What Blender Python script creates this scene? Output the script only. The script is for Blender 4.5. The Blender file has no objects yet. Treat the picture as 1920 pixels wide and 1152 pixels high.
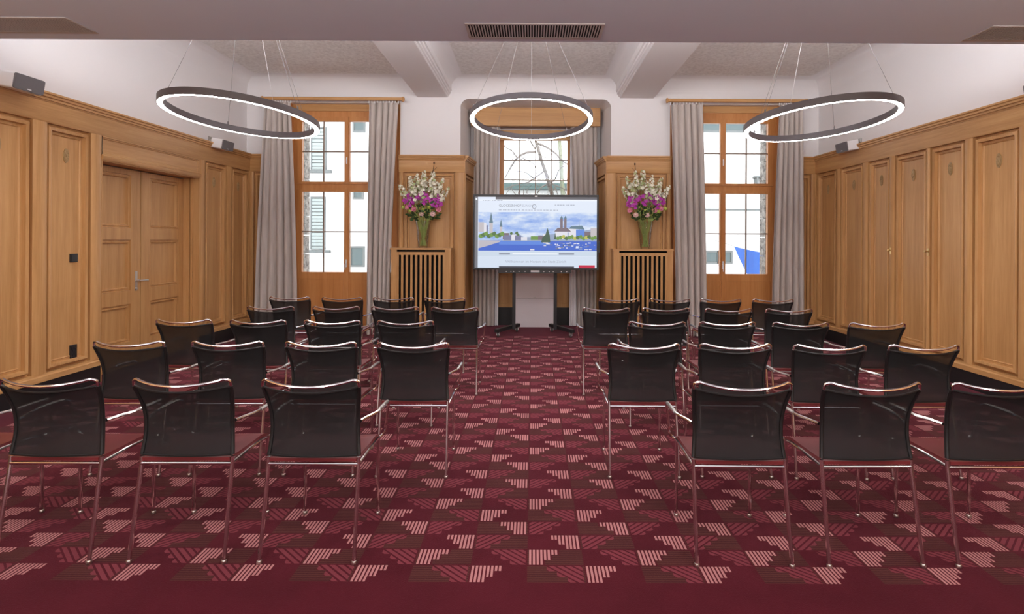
import bpy, bmesh, math, random
from mathutils import Vector, Matrix
random.seed(7)
PI = math.pi
S = bpy.context.scene
COL = S.collection

# ------------------------------------------------------------------ camera
F_PX, W_PX, H_PX = 1029.0, 1920.0, 1152.0
VPX, VPY, EYE, ROLL = 998.0, 450.0, 1.437, 0.0050
cam_d = bpy.data.cameras.new('camera')
cam = bpy.data.objects.new('camera', cam_d); COL.objects.link(cam)
cam_d.sensor_fit = 'HORIZONTAL'; cam_d.sensor_width = 36.0
cam_d.lens = 36.0 * F_PX / W_PX
cam_d.shift_x = -(VPX - W_PX / 2) / W_PX
cam_d.shift_y = -(H_PX / 2 - VPY) / W_PX
cam_d.clip_start = 0.05; cam_d.clip_end = 200
cam.matrix_world = (Matrix.Translation((0, 0, EYE)) @ Matrix.Rotation(PI / 2, 4, 'X') @ Matrix.Rotation(ROLL, 4, 'Z'))
S.camera = cam

# ------------------------------------------------------------------ world: even overcast daylight
world = bpy.data.worlds.new('overcast_sky'); S.world = world; world.use_nodes = True
bgn = world.node_tree.nodes['Background']
bgn.inputs[0].default_value = (0.94, 0.97, 1.0, 1); bgn.inputs[1].default_value = 4.2
S.view_settings.view_transform = 'Standard'; S.view_settings.look = 'None'
S.view_settings.exposure = 0.0; S.view_settings.gamma = 1.0
S.view_settings.use_curve_mapping = False
RING_POWER = 52.0      # radiance of the LED rings
FILL_POWER = 30.0      # radiance of the added fill-light globes
COVE_POWER = 68.0      # radiance of the cove strip behind the bulkhead

# ------------------------------------------------------------------ mesh builder
class MB:
    def __init__(s): s.v = []; s.f = []; s.m = []; s.cur = 0
    def add(s, vs, fs):
        o = len(s.v); s.v += [tuple(p) for p in vs]
        for f in fs: s.f.append(tuple(i + o for i in f)); s.m.append(s.cur)
    def box(s, x0, x1, y0, y1, z0, z1):
        s.add([(x0,y0,z0),(x1,y0,z0),(x1,y1,z0),(x0,y1,z0),(x0,y0,z1),(x1,y0,z1),(x1,y1,z1),(x0,y1,z1)],
              [(0,3,2,1),(4,5,6,7),(0,1,5,4),(1,2,6,5),(2,3,7,6),(3,0,4,7)])
        return s
    def obox(s, o, u, v, n, su, sv, sn):      # box spanned from o by u*su, v*sv, n*sn
        o, u, v, n = Vector(o), Vector(u) * su, Vector(v) * sv, Vector(n) * sn
        s.add([o,o+u,o+u+v,o+v,o+n,o+u+n,o+u+v+n,o+v+n],[(0,3,2,1),(4,5,6,7),(0,1,5,4),(1,2,6,5),(2,3,7,6),(3,0,4,7)])
        return s
    def tube(s, path, r, seg=8, closed=False, cap=True, flat=1.0):
        P = [Vector(p) for p in path]; n = len(P)
        R = r if isinstance(r, (list, tuple)) else [r] * n
        T = []
        for i in range(n):
            a = P[(i - 1) % n] if (closed or i > 0) else P[i]
            b = P[(i + 1) % n] if (closed or i < n - 1) else P[i]
            T.append((b - a).normalized())
        ref = Vector((0, 0, 1)) if abs(T[0].z) < .9 else Vector((1, 0, 0))
        N = (ref - T[0] * ref.dot(T[0])).normalized(); rings = []
        for i in range(n):
            N = (N - T[i] * N.dot(T[i])).normalized(); B = T[i].cross(N)
            rings.append([P[i] + (N * math.cos(2*PI*k/seg) + B * math.sin(2*PI*k/seg) * flat) * R[i] for k in range(seg)])
        vs = [p for q in rings for p in q]; fs = []
        for i in range(n if closed else n - 1):
            j = (i + 1) % n
            for k in range(seg):
                fs.append((i*seg+k, i*seg+(k+1) % seg, j*seg+(k+1) % seg, j*seg+k))
        if cap and not closed:
            fs.append(tuple(range(seg))[::-1]); fs.append(tuple((n-1)*seg+k for k in range(seg)))
        s.add(vs, fs); return s
    def lathe(s, prof, c=(0,0,0), seg=24, axis='Z'):
        vs = []; fs = []; c = Vector(c)
        for (r, h) in prof:
            for k in range(seg):
                a = 2*PI*k/seg; p = (r*math.cos(a), r*math.sin(a), h)
                if axis == 'Y': p = (p[0], p[2], p[1])
                if axis == 'X': p = (p[2], p[0], p[1])
                vs.append(c + Vector(p))
        for i in range(len(prof)-1):
            for k in range(seg):
                fs.append((i*seg+k, i*seg+(k+1) % seg, (i+1)*seg+(k+1) % seg, (i+1)*seg+k))
        if prof[0][0] > 1e-6: fs.append(tuple(range(seg))[::-1])
        if prof[-1][0] > 1e-6: fs.append(tuple((len(prof)-1)*seg+k for k in range(seg)))
        s.add(vs, fs); return s
    def extrude(s, poly, o, a, b, d, length):    # 2D poly in axes a,b swept along d
        o, a, b, d = Vector(o), Vector(a), Vector(b), Vector(d); n = len(poly)
        v0 = [o + a*p[0] + b*p[1] for p in poly]; v1 = [p + d*length for p in v0]
        fs = [(i, (i+1) % n, n+(i+1) % n, n+i) for i in range(n)]
        fs += [tuple(range(n))[::-1], tuple(range(n, 2*n))]
        s.add(v0 + v1, fs); return s
    def loft_panel(s, o, u, v, n, w, h, prof):   # nested rectangles (inset, depth along n), filled in the middle
        o, u, v, n = Vector(o), Vector(u), Vector(v), Vector(n); vs = []; fs = []
        for (i, d) in prof:
            for (x, y) in ((i, i), (w-i, i), (w-i, h-i), (i, h-i)): vs.append(o + u*x + v*y + n*d)
        for r in range(len(prof)-1):
            for k in range(4): fs.append((r*4+k, r*4+(k+1) % 4, r*4+4+(k+1) % 4, r*4+4+k))
        e = (len(prof)-1)*4; fs.append((e, e+1, e+2, e+3))
        s.add(vs, fs); return s
    def ball(s, c, r, seg=10, rings=6, sc=(1,1,1)):
        prof = [(max(1e-7, math.sin(PI*i/rings))*r, -math.cos(PI*i/rings)*r) for i in range(rings+1)]
        vs = []; fs = []; c = Vector(c)
        for (rr, h) in prof:
            for k in range(seg):
                a = 2*PI*k/seg; vs.append(c + Vector((rr*math.cos(a)*sc[0], rr*math.sin(a)*sc[1], h*sc[2])))
        for i in range(rings):
            for k in range(seg): fs.append((i*seg+k, i*seg+(k+1) % seg, (i+1)*seg+(k+1) % seg, (i+1)*seg+k))
        s.add(vs, fs); return s
    def mesh(s, name, mats, smooth=35, recalc=True):
        me = bpy.data.meshes.new(name); me.from_pydata(s.v, [], s.f)
        mats = mats if isinstance(mats, (list, tuple)) else [mats]
        for m in mats: me.materials.append(m)
        if len(mats) > 1: me.polygons.foreach_set('material_index', s.m)
        if recalc:
            bm = bmesh.new(); bm.from_mesh(me)
            bmesh.ops.remove_doubles(bm, verts=bm.verts, dist=1e-6)
            bmesh.ops.recalc_face_normals(bm, faces=bm.faces); bm.to_mesh(me); bm.free()
        me.polygons.foreach_set('use_smooth', [True]*len(me.polygons))
        me.set_sharp_from_angle(angle=math.radians(smooth)); me.update()
        return me
    def build(s, name, mats, parent=None, smooth=35, recalc=True):
        return put(name, s.mesh(name, mats, smooth, recalc), parent)
def put(name, me, parent=None):
    o = bpy.data.objects.new(name, me); COL.objects.link(o)
    if parent is not None: o.parent = parent
    return o
def tag(o, label=None, cat=None, group=None, kind=None):
    if label: o['label'] = label
    if cat: o['category'] = cat
    if group: o['group'] = group
    if kind: o['kind'] = kind
    return o
def empty(name, loc=(0,0,0), rz=0, label=None, cat=None, group=None, kind=None):
    o = bpy.data.objects.new(name, None); COL.objects.link(o); o.empty_display_size = .1
    o.location = loc; o.rotation_euler = (0, 0, rz)
    return tag(o, label, cat, group, kind)
def bez(pts, n=8):   # Catmull-Rom through points
    P = [Vector(p) for p in pts]; out = []
    for i in range(len(P)-1):
        a, b, c, d = P[max(i-1,0)], P[i], P[i+1], P[min(i+2,len(P)-1)]
        for k in range(n):
            t = k/n
            out.append(.5*((2*b)+(c-a)*t+(2*a-5*b+4*c-d)*t*t+(3*b-a-3*c+d)*t**3))
    out.append(P[-1]); return out

# ------------------------------------------------------------------ materials
def srgb(r, g, b):
    f = lambda c: ((c/255)/12.92 if c/255 <= .04045 else (((c/255)+.055)/1.055)**2.4)
    return (f(r), f(g), f(b), 1)
def mat(name, col, rough=.6, metal=0, spec=.5, emis=None, es=0):
    m = bpy.data.materials.new(name); m.use_nodes = True; b = m.node_tree.nodes['Principled BSDF']
    b.inputs['Base Color'].default_value = col if len(col) == 4 else (*col, 1)
    b.inputs['Roughness'].default_value = rough; b.inputs['Metallic'].default_value = metal
    b.inputs['Specular IOR Level'].default_value = spec
    if emis: b.inputs['Emission Color'].default_value = emis; b.inputs['Emission Strength'].default_value = es
    return m
class X:   # tiny expression wrapper over math nodes
    nt = None
    def __init__(s, k): s.k = k
    @staticmethod
    def op(o, *a):
        n = X.nt.nodes.new('ShaderNodeMath'); n.operation = o
        for i, q in enumerate(a):
            if isinstance(q, X): X.nt.links.new(q.k, n.inputs[i])
            else: n.inputs[i].default_value = q
        return X(n.outputs[0])
    def __add__(s, o): return X.op('ADD', s, o)
    def __radd__(s, o): return X.op('ADD', o, s)
    def __sub__(s, o): return X.op('SUBTRACT', s, o)
    def __rsub__(s, o): return X.op('SUBTRACT', o, s)
    def __mul__(s, o): return X.op('MULTIPLY', s, o)
    def __rmul__(s, o): return X.op('MULTIPLY', s, o)
    def __truediv__(s, o): return X.op('DIVIDE', s, o)
    def __lt__(s, o): return X.op('LESS_THAN', s, o)
    def __gt__(s, o): return X.op('GREATER_THAN', s, o)
    def floor(s): return X.op('FLOOR', s)
    def fract(s): return X.op('FRACT', s)
    def mod(s, o): return X.op('FLOORED_MODULO', s, o)
def lerp(a, b, t): return a + (b - a) * t
def AND(a, b): return a * b
def OR(a, b): return X.op('MAXIMUM', a, b)
def NOT(a): return 1 - a
def EQ(a, b): return 1 - X.op('ABSOLUTE', a - b)      # for 0/1 values
def noise_node(nt, scale, vec_scale, detail=4, rough=.55, coord='Object'):
    tc = nt.nodes.new('ShaderNodeTexCoord'); mp = nt.nodes.new('ShaderNodeMapping'); nz = nt.nodes.new('ShaderNodeTexNoise')
    mp.inputs['Scale'].default_value = vec_scale; nz.inputs['Scale'].default_value = scale
    nz.inputs['Detail'].default_value = detail; nz.inputs['Roughness'].default_value = rough
    nt.links.new(tc.outputs[coord], mp.inputs[0]); nt.links.new(mp.outputs[0], nz.inputs['Vector'])
    return nz
def ramp(nt, fac, stops):
    r = nt.nodes.new('ShaderNodeValToRGB'); nt.links.new(fac, r.inputs[0])
    el = r.color_ramp.elements
    while len(el) < len(stops): el.new(.5)
    for e, (p, c) in zip(el, stops): e.position = p; e.color = c if len(c) == 4 else (*c, 1)
    return r
def bump(nt, h, strength, dist):
    b = nt.nodes.new('ShaderNodeBump'); b.inputs['Strength'].default_value = strength; b.inputs['Distance'].default_value = dist
    nt.links.new(h, b.inputs['Height']); nt.links.new(b.outputs[0], nt.nodes['Principled BSDF'].inputs['Normal'])
def wood(name, c0, c1, c2, along='Z', rough=.42):
    m = mat(name, c1, rough, spec=.4); nt = m.node_tree; b = nt.nodes['Principled BSDF']
    sc = {'Z': (9, 9, .45), 'X': (.45, 9, 9), 'Y': (9, .45, 9)}[along]
    n1 = noise_node(nt, 1.6, sc, 6, .6); n2 = noise_node(nt, 9, sc, 3, .6)
    mx = nt.nodes.new('ShaderNodeMix'); mx.data_type = 'FLOAT'; mx.inputs[0].default_value = .35
    nt.links.new(n1.outputs[0], mx.inputs[2]); nt.links.new(n2.outputs[0], mx.inputs[3])
    r = ramp(nt, mx.outputs[0], [(.32, c0), (.5, c1), (.68, c2)]); nt.links.new(r.outputs[0], b.inputs['Base Color'])
    bump(nt, n2.outputs[0], .06, .002)
    return m
OAK = (srgb(174,126,76), srgb(192,144,92), srgb(204,158,106))
M = {}
M['oak'] = wood('oak_vertical_grain', *OAK, along='Z')
M['oak_y'] = wood('oak_grain_along_room', *OAK, along='Y')
M['oak_x'] = wood('oak_grain_across_room', *OAK, along='X')
WIN = (srgb(182,118,64), srgb(196,132,76), srgb(206,146,90))
M['winwood'] = wood('window_wood_vertical', *WIN, along='Z', rough=.38)
M['winwood_x'] = wood('window_wood_horizontal', *WIN, along='X', rough=.38)
def plaster(name, col, sc=60, st=.05):
    m = mat(name, col, .9, spec=.2); nt = m.node_tree
    n = noise_node(nt, sc, (1,1,1), 3); bump(nt, n.outputs[0], st, .002); return m
M['wall'] = plaster('white_plaster', srgb(231,227,228))
M['soffit'] = plaster('bulkhead_paint', srgb(222,234,254), 40, .02)
def embossed():
    m = mat('embossed_ceiling_paper', srgb(232,228,226), .85, spec=.2); nt = m.node_tree; b = nt.nodes['Principled BSDF']
    n = noise_node(nt, 22, (1,1,1), 5, .7)
    r = ramp(nt, n.outputs[0], [(.36, srgb(226,222,220)), (.58, srgb(246,244,242))]); nt.links.new(r.outputs[0], b.inputs['Base Color'])
    bump(nt, n.outputs[0], .6, .012); return m
M['emboss'] = embossed()
M['black'] = mat('black_paint', (.012,.011,.012), .45)
M['blackmetal'] = mat('black_powder_coat', (.02,.02,.022), .4, spec=.5)
M['chrome'] = mat('polished_chrome', (.78,.74,.74), .14, 1.0)
M['steel'] = mat('brushed_steel', (.62,.61,.6), .3, 1.0)
M['brass'] = mat('brass', (.72,.52,.24), .3, 1.0)
M['bronze'] = mat('carved_oak_relief', srgb(164,134,92), .6)
M['greypl'] = mat('pale_grey_paint', srgb(198,194,196), .5)
M['grille'] = plaster('speaker_cloth_grey', srgb(112,108,110), 400, .3)
M['whitepl'] = mat('white_plastic', srgb(232,230,232), .4)
M['darkhole'] = mat('dark_void', (.01,.009,.009), .9)
M['ringpaint'] = mat('anthracite_paint', srgb(88,80,82), .45)
M['led'] = mat('ring_led_diffuser', (1,1,1), .5, emis=(1,.965,.93,1), es=RING_POWER)
M['fillglow'] = mat('warm_fill_light', (1,1,1), .5, emis=(1,.92,.82,1), es=FILL_POWER)  # glow of the globes added as fill light
M['cove'] = mat('cove_led', (1,1,1), .5, emis=(1,.97,.93,1), es=COVE_POWER)
M['wire'] = mat('steel_wire', (.22,.2,.2), .4, .5)
M['rubber'] = mat('grey_rubber', (.12,.12,.12), .6)
M['seat'] = mat('wine_red_leather', srgb(116,46,50), .42, spec=.4)
M['whitelam'] = mat('white_laminate', srgb(228,218,222), .28)
def fabric(name, c0, c1):
    m = mat(name, c0, .9, spec=.1); nt = m.node_tree; b = nt.nodes['Principled BSDF']
    n = noise_node(nt, 5, (6,6,.5), 4); r = ramp(nt, n.outputs[0], [(.35, c0), (.65, c1)])
    nt.links.new(r.outputs[0], b.inputs['Base Color']); b.inputs['Sheen Weight'].default_value = .2
    return m
M['curtain'] = fabric('taupe_curtain_cloth', srgb(184,173,167), srgb(200,190,184))
M['sheer'] = fabric('white_sheer_cloth', srgb(226,222,224), srgb(238,234,236))
def glass(name, tint=(1,1,1,1), refl=.06):
    m = bpy.data.materials.new(name); m.use_nodes = True; nt = m.node_tree; nt.nodes.remove(nt.nodes['Principled BSDF'])
    out = nt.nodes['Material Output']; t = nt.nodes.new('ShaderNodeBsdfTransparent'); g = nt.nodes.new('ShaderNodeBsdfGlossy')
    mx = nt.nodes.new('ShaderNodeMixShader'); fr = nt.nodes.new('ShaderNodeLayerWeight'); fr.inputs[0].default_value = .25
    t.inputs[0].default_value = tint; g.inputs[1].default_value = .02
    mu = nt.nodes.new('ShaderNodeMath'); mu.operation = 'MULTIPLY_ADD'; mu.inputs[1].default_value = .5; mu.inputs[2].default_value = refl
    nt.links.new(fr.outputs['Fresnel'], mu.inputs[0]); nt.links.new(mu.outputs[0], mx.inputs[0])
    nt.links.new(t.outputs[0], mx.inputs[1]); nt.links.new(g.outputs[0], mx.inputs[2]); nt.links.new(mx.outputs[0], out.inputs[0])
    return m
M['pane'] = glass('window_glass')
M['vase'] = glass('vase_glass', (.98,.99,.98,1), .08)
M['water'] = glass('vase_water', (.98,.99,.97,1), .01)
def mesh_cloth():
    m = bpy.data.materials.new('black_mesh_cloth'); m.use_nodes = True; nt = m.node_tree; b = nt.nodes['Principled BSDF']
    b.inputs['Base Color'].default_value = (.017,.018,.020,1); b.inputs['Roughness'].default_value = .75; b.inputs['Specular IOR Level'].default_value = .25
    out = nt.nodes['Material Output']; t = nt.nodes.new('ShaderNodeBsdfTransparent'); mx = nt.nodes.new('ShaderNodeMixShader')
    mx.inputs[0].default_value = .08; nt.links.new(b.outputs[0], mx.inputs[1]); nt.links.new(t.outputs[0], mx.inputs[2])
    nt.links.new(mx.outputs[0], out.inputs[0]); return m
M['mesh'] = mesh_cloth()

def carpet():
    m = mat('patterned_carpet', srgb(92,24,38), .95, spec=.1); nt = m.node_tree; X.nt = nt; b = nt.nodes['Principled BSDF']
    geo = nt.nodes.new('ShaderNodeNewGeometry'); sep = nt.nodes.new('ShaderNodeSeparateXYZ'); nt.links.new(geo.outputs['Position'], sep.inputs[0])
    x, y = X(sep.outputs[0]), X(sep.outputs[1])
    p = (x + .015) / .25; ri = p.floor().mod(2.0); s = p.fract()
    v = (y - 2.296) / .125; n = v.floor(); t = v.fract()
    n2 = n + 2.0 * (n > 7.5); mm = n2.mod(4.0)
    lo = mm < 1.5                                            # rows of type 0 and 1
    outer = OR(mm < .5, mm > 2.5)                            # rows of type 0 and 3
    is_light = EQ(ri, outer)
    brown = EQ(ri, NOT(lo))
    left = EQ(is_light, lo)
    q = lerp(1 - s, s, left)
    k = (t * 3.0).floor()
    inside = AND(t > .04, t < .97) * (q > .03)
    light = AND(inside, q < (.302 + .136 * k)) * (((q - .03) / .068).fract() < .6)
    dark_end = .31 + .175 * k
    in_dark = AND(inside, q < dark_end)
    dark = in_dark * (((q - .55 * t + 3.0) / .15).fract() < .66)
    light_area = AND(inside, q < (.31 + .136 * k))
    bar = (t * 8.0).fract() < .62
    field = AND(AND(y > 2.296, y < 8.17), AND(x > -4.0, x < 4.0))
    m_light = light * is_light * field
    m_dark = dark * NOT(is_light) * field
    area = lerp(in_dark, light_area, is_light)
    m_brown = brown * NOT(area) * AND(t > .04, t < .97) * field
    def mixc(fac, a, c):
        mx = nt.nodes.new('ShaderNodeMix'); mx.data_type = 'RGBA'
        nt.links.new(fac.k, mx.inputs[0])
        if isinstance(a, tuple): mx.inputs[6].default_value = a
        else: nt.links.new(a, mx.inputs[6])
        mx.inputs[7].default_value = c; return mx.outputs[2]
    base = noise_node(nt, 3.0, (1,1,1), 3)
    rp = ramp(nt, base.outputs[0], [(.35, CARPET['plain0']), (.65, CARPET['plain1'])])
    c = mixc(m_brown, rp.outputs[0], CARPET['brown0'])
    c = mixc(m_brown * bar, c, CARPET['brown1'])
    c = mixc(m_dark, c, CARPET['dark'])
    c = mixc(m_light, c, CARPET['light'])
    nt.links.new(c, b.inputs['Base Color']); b.inputs['Sheen Weight'].default_value = .2; b.inputs['Sheen Roughness'].default_value = .35; b.inputs['Sheen Tint'].default_value = (1,.45,.6,1)
    nz = noise_node(nt, 260, (1,1,1), 2); bump(nt, nz.outputs[0], .5, .004)
    return m
CARPET = dict(plain0=srgb(75,18,29), plain1=srgb(83,22,34), brown0=srgb(68,28,31), brown1=srgb(82,45,41), dark=srgb(122,55,65), light=srgb(188,130,131))
M['carpet'] = carpet()

# ------------------------------------------------------------------ room shell
XW, YB, YR = 4.30, 8.39, -3.2          # wainscot faces left/right, window wall, rear wall
ZC, ZS, YS = 3.90, 2.90, 4.05          # ceiling, bulkhead underside, bulkhead edge
tag(MB().box(-4.6, 4.6, YR-.2, 9.6, -.12, 0).build('floor', M['carpet']), 'wine red carpet with rows of pink and brown striped steps', kind='structure')

PROF = [(0,0),(.001,-.036),(.018,-.036),(.024,-.006),(.034,.002),(.056,-.006),(.061,-.038),(.078,-.038),(.084,-.033),(.092,-.041)]
def medallion_mesh():
    b = MB(); n = 20
    for (sc, d0, d1) in ((1, 0, .006), (.78, .006, .010)):
        vs = []; 
        for d in (d0, d1):
            for k in range(n):
                a = 2*PI*k/n; vs.append((.030*sc*math.cos(a), d, .068*sc*math.sin(a)))
        fs = [(k, (k+1) % n, n+(k+1) % n, n+k) for k in range(n)] + [tuple(range(n, 2*n)), tuple(range(n))[::-1]]
        b.add(vs, fs)
    for k in range(10):
        a = 2*PI*k/10; b.ball((.018*math.cos(a), .010, .042*math.sin(a)), .007, 6, 4, (1,.6,1.3))
    b.ball((0,.010,0), .01, 8, 5, (1,.6,1.5))
    return b.mesh('medallion', M['bronze'])
MED = medallion_mesh()
Z_PL, Z_P0, Z_P1, Z_TOP = .17, .24, 2.455, 2.715
def wainscot(parent, o, d, n, L, panels, m_len, skip=(), medals=(), gap0=None):
    """o: floor point at the start of the face, d: along, n: into the room; panels: (s0,s1) pieces; skip: (s0,s1) openings"""
    o, d, n, up = Vector(o), Vector(d), Vector(n), Vector((0,0,1))
    runs = []; s = 0
    for (a, c) in sorted(skip): runs.append((s, a)); s = c
    runs.append((s, L))
    for (a, c) in runs:
        if c - a < .01: continue
        MB().extrude([(-.08,Z_PL),(.022,Z_PL),(.022,Z_PL+.045),(.010,Z_PL+.055),(.008,Z_P0),(-.08,Z_P0)], o+d*a, n, up, d, c-a).build('plinth', m_len, parent)
        MB().obox(o+d*a-n*.08+up*Z_P0, d, up, n, c-a, Z_P1-Z_P0, .038).build('backing_board', M['oak'], parent)
    MB().extrude([(-.08,Z_P1),(.004,Z_P1),(.010,Z_P1+.012),(.010,2.635),(-.08,2.635)], o, n, up, d, L).build('frieze_board', m_len, parent)
    MB().extrude([(-.08,2.635),(.014,2.635),(.018,2.648),(.030,2.650),(.033,2.668),(.047,2.673),(.050,2.690),(.062,2.698),(.062,Z_TOP),(-.08,Z_TOP)], o, n, up, d, L).build('cornice', m_len, parent)
    ps = sorted(panels); prev = None; edges = []
    for i, (a, c) in enumerate(ps):
        p = MB().loft_panel(o+d*a+up*Z_P0, d, up, n, c-a, Z_P1-Z_P0, PROF).build('panel', M['oak'], parent)
        if i in medals:
            me = put('medallion', MED, p); me.location = o+d*((a+c)/2)+up*2.198-n*.041
            me.rotation_euler = (0, 0, math.atan2(n.y, n.x) - PI/2)
        edges.append((a, c))
    # stiles fill what is left between panels
    cuts = sorted(edges + list(skip)); s = 0
    for (a, c) in cuts + [(L, L)]:
        if a - s > .012:
            w = a - s; t = .014
            prof = [(s,-.045),(s,0),(s+min(.012,w*.2),.006),(s+w*.3,t),(s+w*.7,t),(a-min(.012,w*.2),.006),(a,0),(a,-.045)]
            MB().extrude([(q[0], q[1]) for q in prof], o+up*Z_P0, d, n, up, Z_P1-Z_P0).build('stile', M['oak'], parent)
        s = max(s, c)

# left wall -------------------------------------------------------
DY0, DY1, DZ = 5.476, 7.08, 2.225
def side_wall(name, sx):
    b = MB()
    xo = sx*(XW+.07)
    if sx < 0:      # solid wall with the door recess left open
        b.box(xo-.25, xo, YR, DY0, 0, ZC+.15); b.box(xo-.25, xo, DY1, YB, 0, ZC+.15)
        b.box(xo-.25, xo, DY0, DY1, DZ, ZC+.15)
    if sx < 0: b.box(xo-.32, xo-.25, DY0-.3, DY1+.3, 0, ZC)  # unseen slab added behind the door to block light leaks
    else: b.box(xo, xo+.25, YR, YB, 0, ZC+.15)
    return tag(b.build(name, M['wall']), 'white plastered upper wall above honey oak wainscot panelling', kind='structure')
wl = side_wall('wall_left', -1)
pan_l = [(4.17,4.72),(4.862,5.344),(7.218,7.722),(7.859,8.315)] + [(4.17-.69*k, 4.72-.69*k) for k in range(1, 6)]
pan_l = sorted((a-YR, c-YR) for a, c in pan_l)
wainscot(wl, (-XW, YR, 0), (0,1,0), (1,0,0), YB-YR, pan_l, M['oak_y'], skip=[(DY0-YR, DY1-YR)], medals=range(len(pan_l)))
# over-door panel, casing, jambs
MB().loft_panel((-XW, DY0, DZ+.045), (0,1,0), (0,0,1), (1,0,0), DY1-DY0, Z_P1-DZ-.045, [(0,.006),(.010,.006),(.014,-.004),(.022,-.004),(.03,-.012)]).build('over_door_panel', M['oak_y'], wl)
MB().extrude([(-.08,DZ-.01),(.012,DZ-.01),(.026,DZ+.012),(.026,DZ+.03),(.008,DZ+.045),(-.08,DZ+.045)], (-XW,DY0-.01,0), (1,0,0), (0,0,1), (0,1,0), DY1-DY0+.02).build('door_head_moulding', M['oak_y'], wl)
b = MB(); b.box(-XW-.20, -XW+.004, DY0-.004, DY0+.006, 0, DZ); b.build('door_jamb', M['oak'], wl)
b = MB(); b.box(-XW-.20, -XW+.004, DY1-.006, DY1+.004, 0, DZ); b.box(-XW-.18,-XW-.11,DY1-.035,DY1-.0061,0,DZ); b.box(-XW-.10,-XW-.075,DY1-.02,DY1-.0061,0,DZ); b.build('door_jamb', M['oak'], wl)
MB().box(-XW-.20, -XW-.0, DY0, DY1, DZ-.02, DZ).build('door_soffit', M['oak_y'], wl)
tag(MB().box(-XW-.07, -XW+.012, YR, DY0-.02, 0, Z_PL).box(-XW-.07, -XW+.012, DY1+.02, YB-.0, 0, Z_PL).build('baseboard_left', M['black']), 'black skirting board below the oak panelling with the door', kind='structure')

# the double door
door = empty('door_1', (-XW-.2, DY0, 0), 0, 'tall oak double door with three recessed panels on each leaf', None, None, 'structure')
XD = 0.02   # local leaf face plane offset
mid = (DY1-DY0)/2
PD = [(0,0),(.003,-.016),(.016,-.016),(.024,-.006),(.034,-.010),(.040,-.032)]
PR = [(.28,.70),(.852,1.415),(1.545,2.137)]
for (a, c, hy) in ((.0, mid-.008, 1), (mid+.008, DY1-DY0, 0)):
    leaf = MB()
    st = .145; sa = st-.05 if hy else st; sb = st if hy else st-.02
    pa, pc = a+sa, c-sb
    leaf.box(-.04, XD, a, pa, .01, DZ-.03); leaf.box(-.04, XD, pc, c, .01, DZ-.03)
    zs = [.01] + [q for r in PR for q in r] + [DZ-.03]
    for i in range(0, len(zs), 2): leaf.box(-.04, XD, pa, pc, zs[i], zs[i+1])
    lf = leaf.build('door_leaf', M['oak'], door)
    for (z0, z1) in PR:
        MB().loft_panel((XD, pa, z0), (0,1,0), (0,0,1), (1,0,0), pc-pa, z1-z0, PD).build('panel', M['oak'], lf)
    if hy:
        h = MB(); yh = c-.065
        h.box(XD, XD+.006, yh-.018, yh+.018, .84, 1.06); h.lathe([(.012,0),(.012,.03)], (XD+.005, yh, .955), 12, 'X')
        h.tube([(XD+.035,yh,.955),(XD+.05,yh,.955),(XD+.055,yh+.02,.955),(XD+.055,yh+.12,.953)], .009, 8)
        h.lathe([(.011,0),(.011,.012)], (XD+.005, yh, .865), 12, 'X')
        tag(h.build('lever_handle', M['steel'], lf), 'brushed steel lever handle')
    else:
        MB().box(XD-.03, XD-.012, a-.016, a, .01, DZ-.035).build('gap_shade_strip', M['darkhole'], lf)  # near-black strip stands in for the shade between the leaves

# right wall ------------------------------------------------------
wr = side_wall('wall_right', 1)
pan_r = [(7.776,8.317),(7.148,7.668),(6.614,7.034),(5.987,6.516),(5.463,5.939),(4.852,5.363),(4.25,4.74)] + [(4.25-.6*k, 4.74-.6*k) for k in range(1,6)]
pan_r = sorted((YB-c, YB-a) for a, c in pan_r)
wainscot(wr, (XW, YB, 0), (0,-1,0), (-1,0,0), YB-YR, pan_r, M['oak_y'], medals=range(len(pan_r)))
for yk in (6.565, 5.945):    # cupboard keys
    k = MB(); k.lathe([(.014,0),(.014,.004),(.006,.006),(.005,.022),(.012,.026),(.013,.036),(.008,.042),(1e-6,.043)], (0,0,0), 12, 'X')
    k.box(.0,.003,-.012,.012,-.05,.03)
    o = k.build('cupboard_knob', M['brass'], wr); o.location = (XW-.012, yk, 1.335); o.rotation_euler = (0,0,PI)
tag(MB().box(XW-.012, XW+.07, YR, YB, 0, Z_PL).build('baseboard_right', M['black']), 'black skirting board below the oak cupboard panelling', kind='structure')

# window wall -----------------------------------------------------
LW = (-3.725, -2.025); RW = (2.10, 3.80); NX = (-1.045, 1.135); ZH, ZN = 3.52, 3.59
YO, YN = 8.80, 9.30             # outer face, niche back
wb = MB()
for (a, c, z0, z1) in ((-4.62,LW[0],0,4.05),(LW[0],LW[1],ZH,4.05),(LW[1],NX[0]-.06,0,4.05),(NX[0]-.06,NX[1]+.06,ZN,4.05),(NX[1]+.06,RW[0],0,4.05),(RW[0],RW[1],ZH,4.05),(RW[1],4.62,0,4.05)):
    wb.box(a, c, YB, YO, z0, z1)
wall_w = tag(wb.build('wall_window', M['wall']), 'white plastered window wall with two tall windows and an arched niche', kind='structure')
for sx, xc in ((-1, NX[0]-.06), (1, NX[1]+.06)):      # rounded upper corners of the niche
    r = .13; poly = [(0,0)] + [(-sx*(r - r*math.sin(PI/2*i/8)), -(r - r*math.cos(PI/2*i/8))) for i in range(9)]
    MB().extrude([(p[0], p[1]) for p in poly], (xc, YB, ZN), (1,0,0), (0,0,1), (0,1,0), YN-YB).build('niche_corner', M['wall'], wall_w)
nb = MB()
NXB = (-.985, 1.075)
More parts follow.
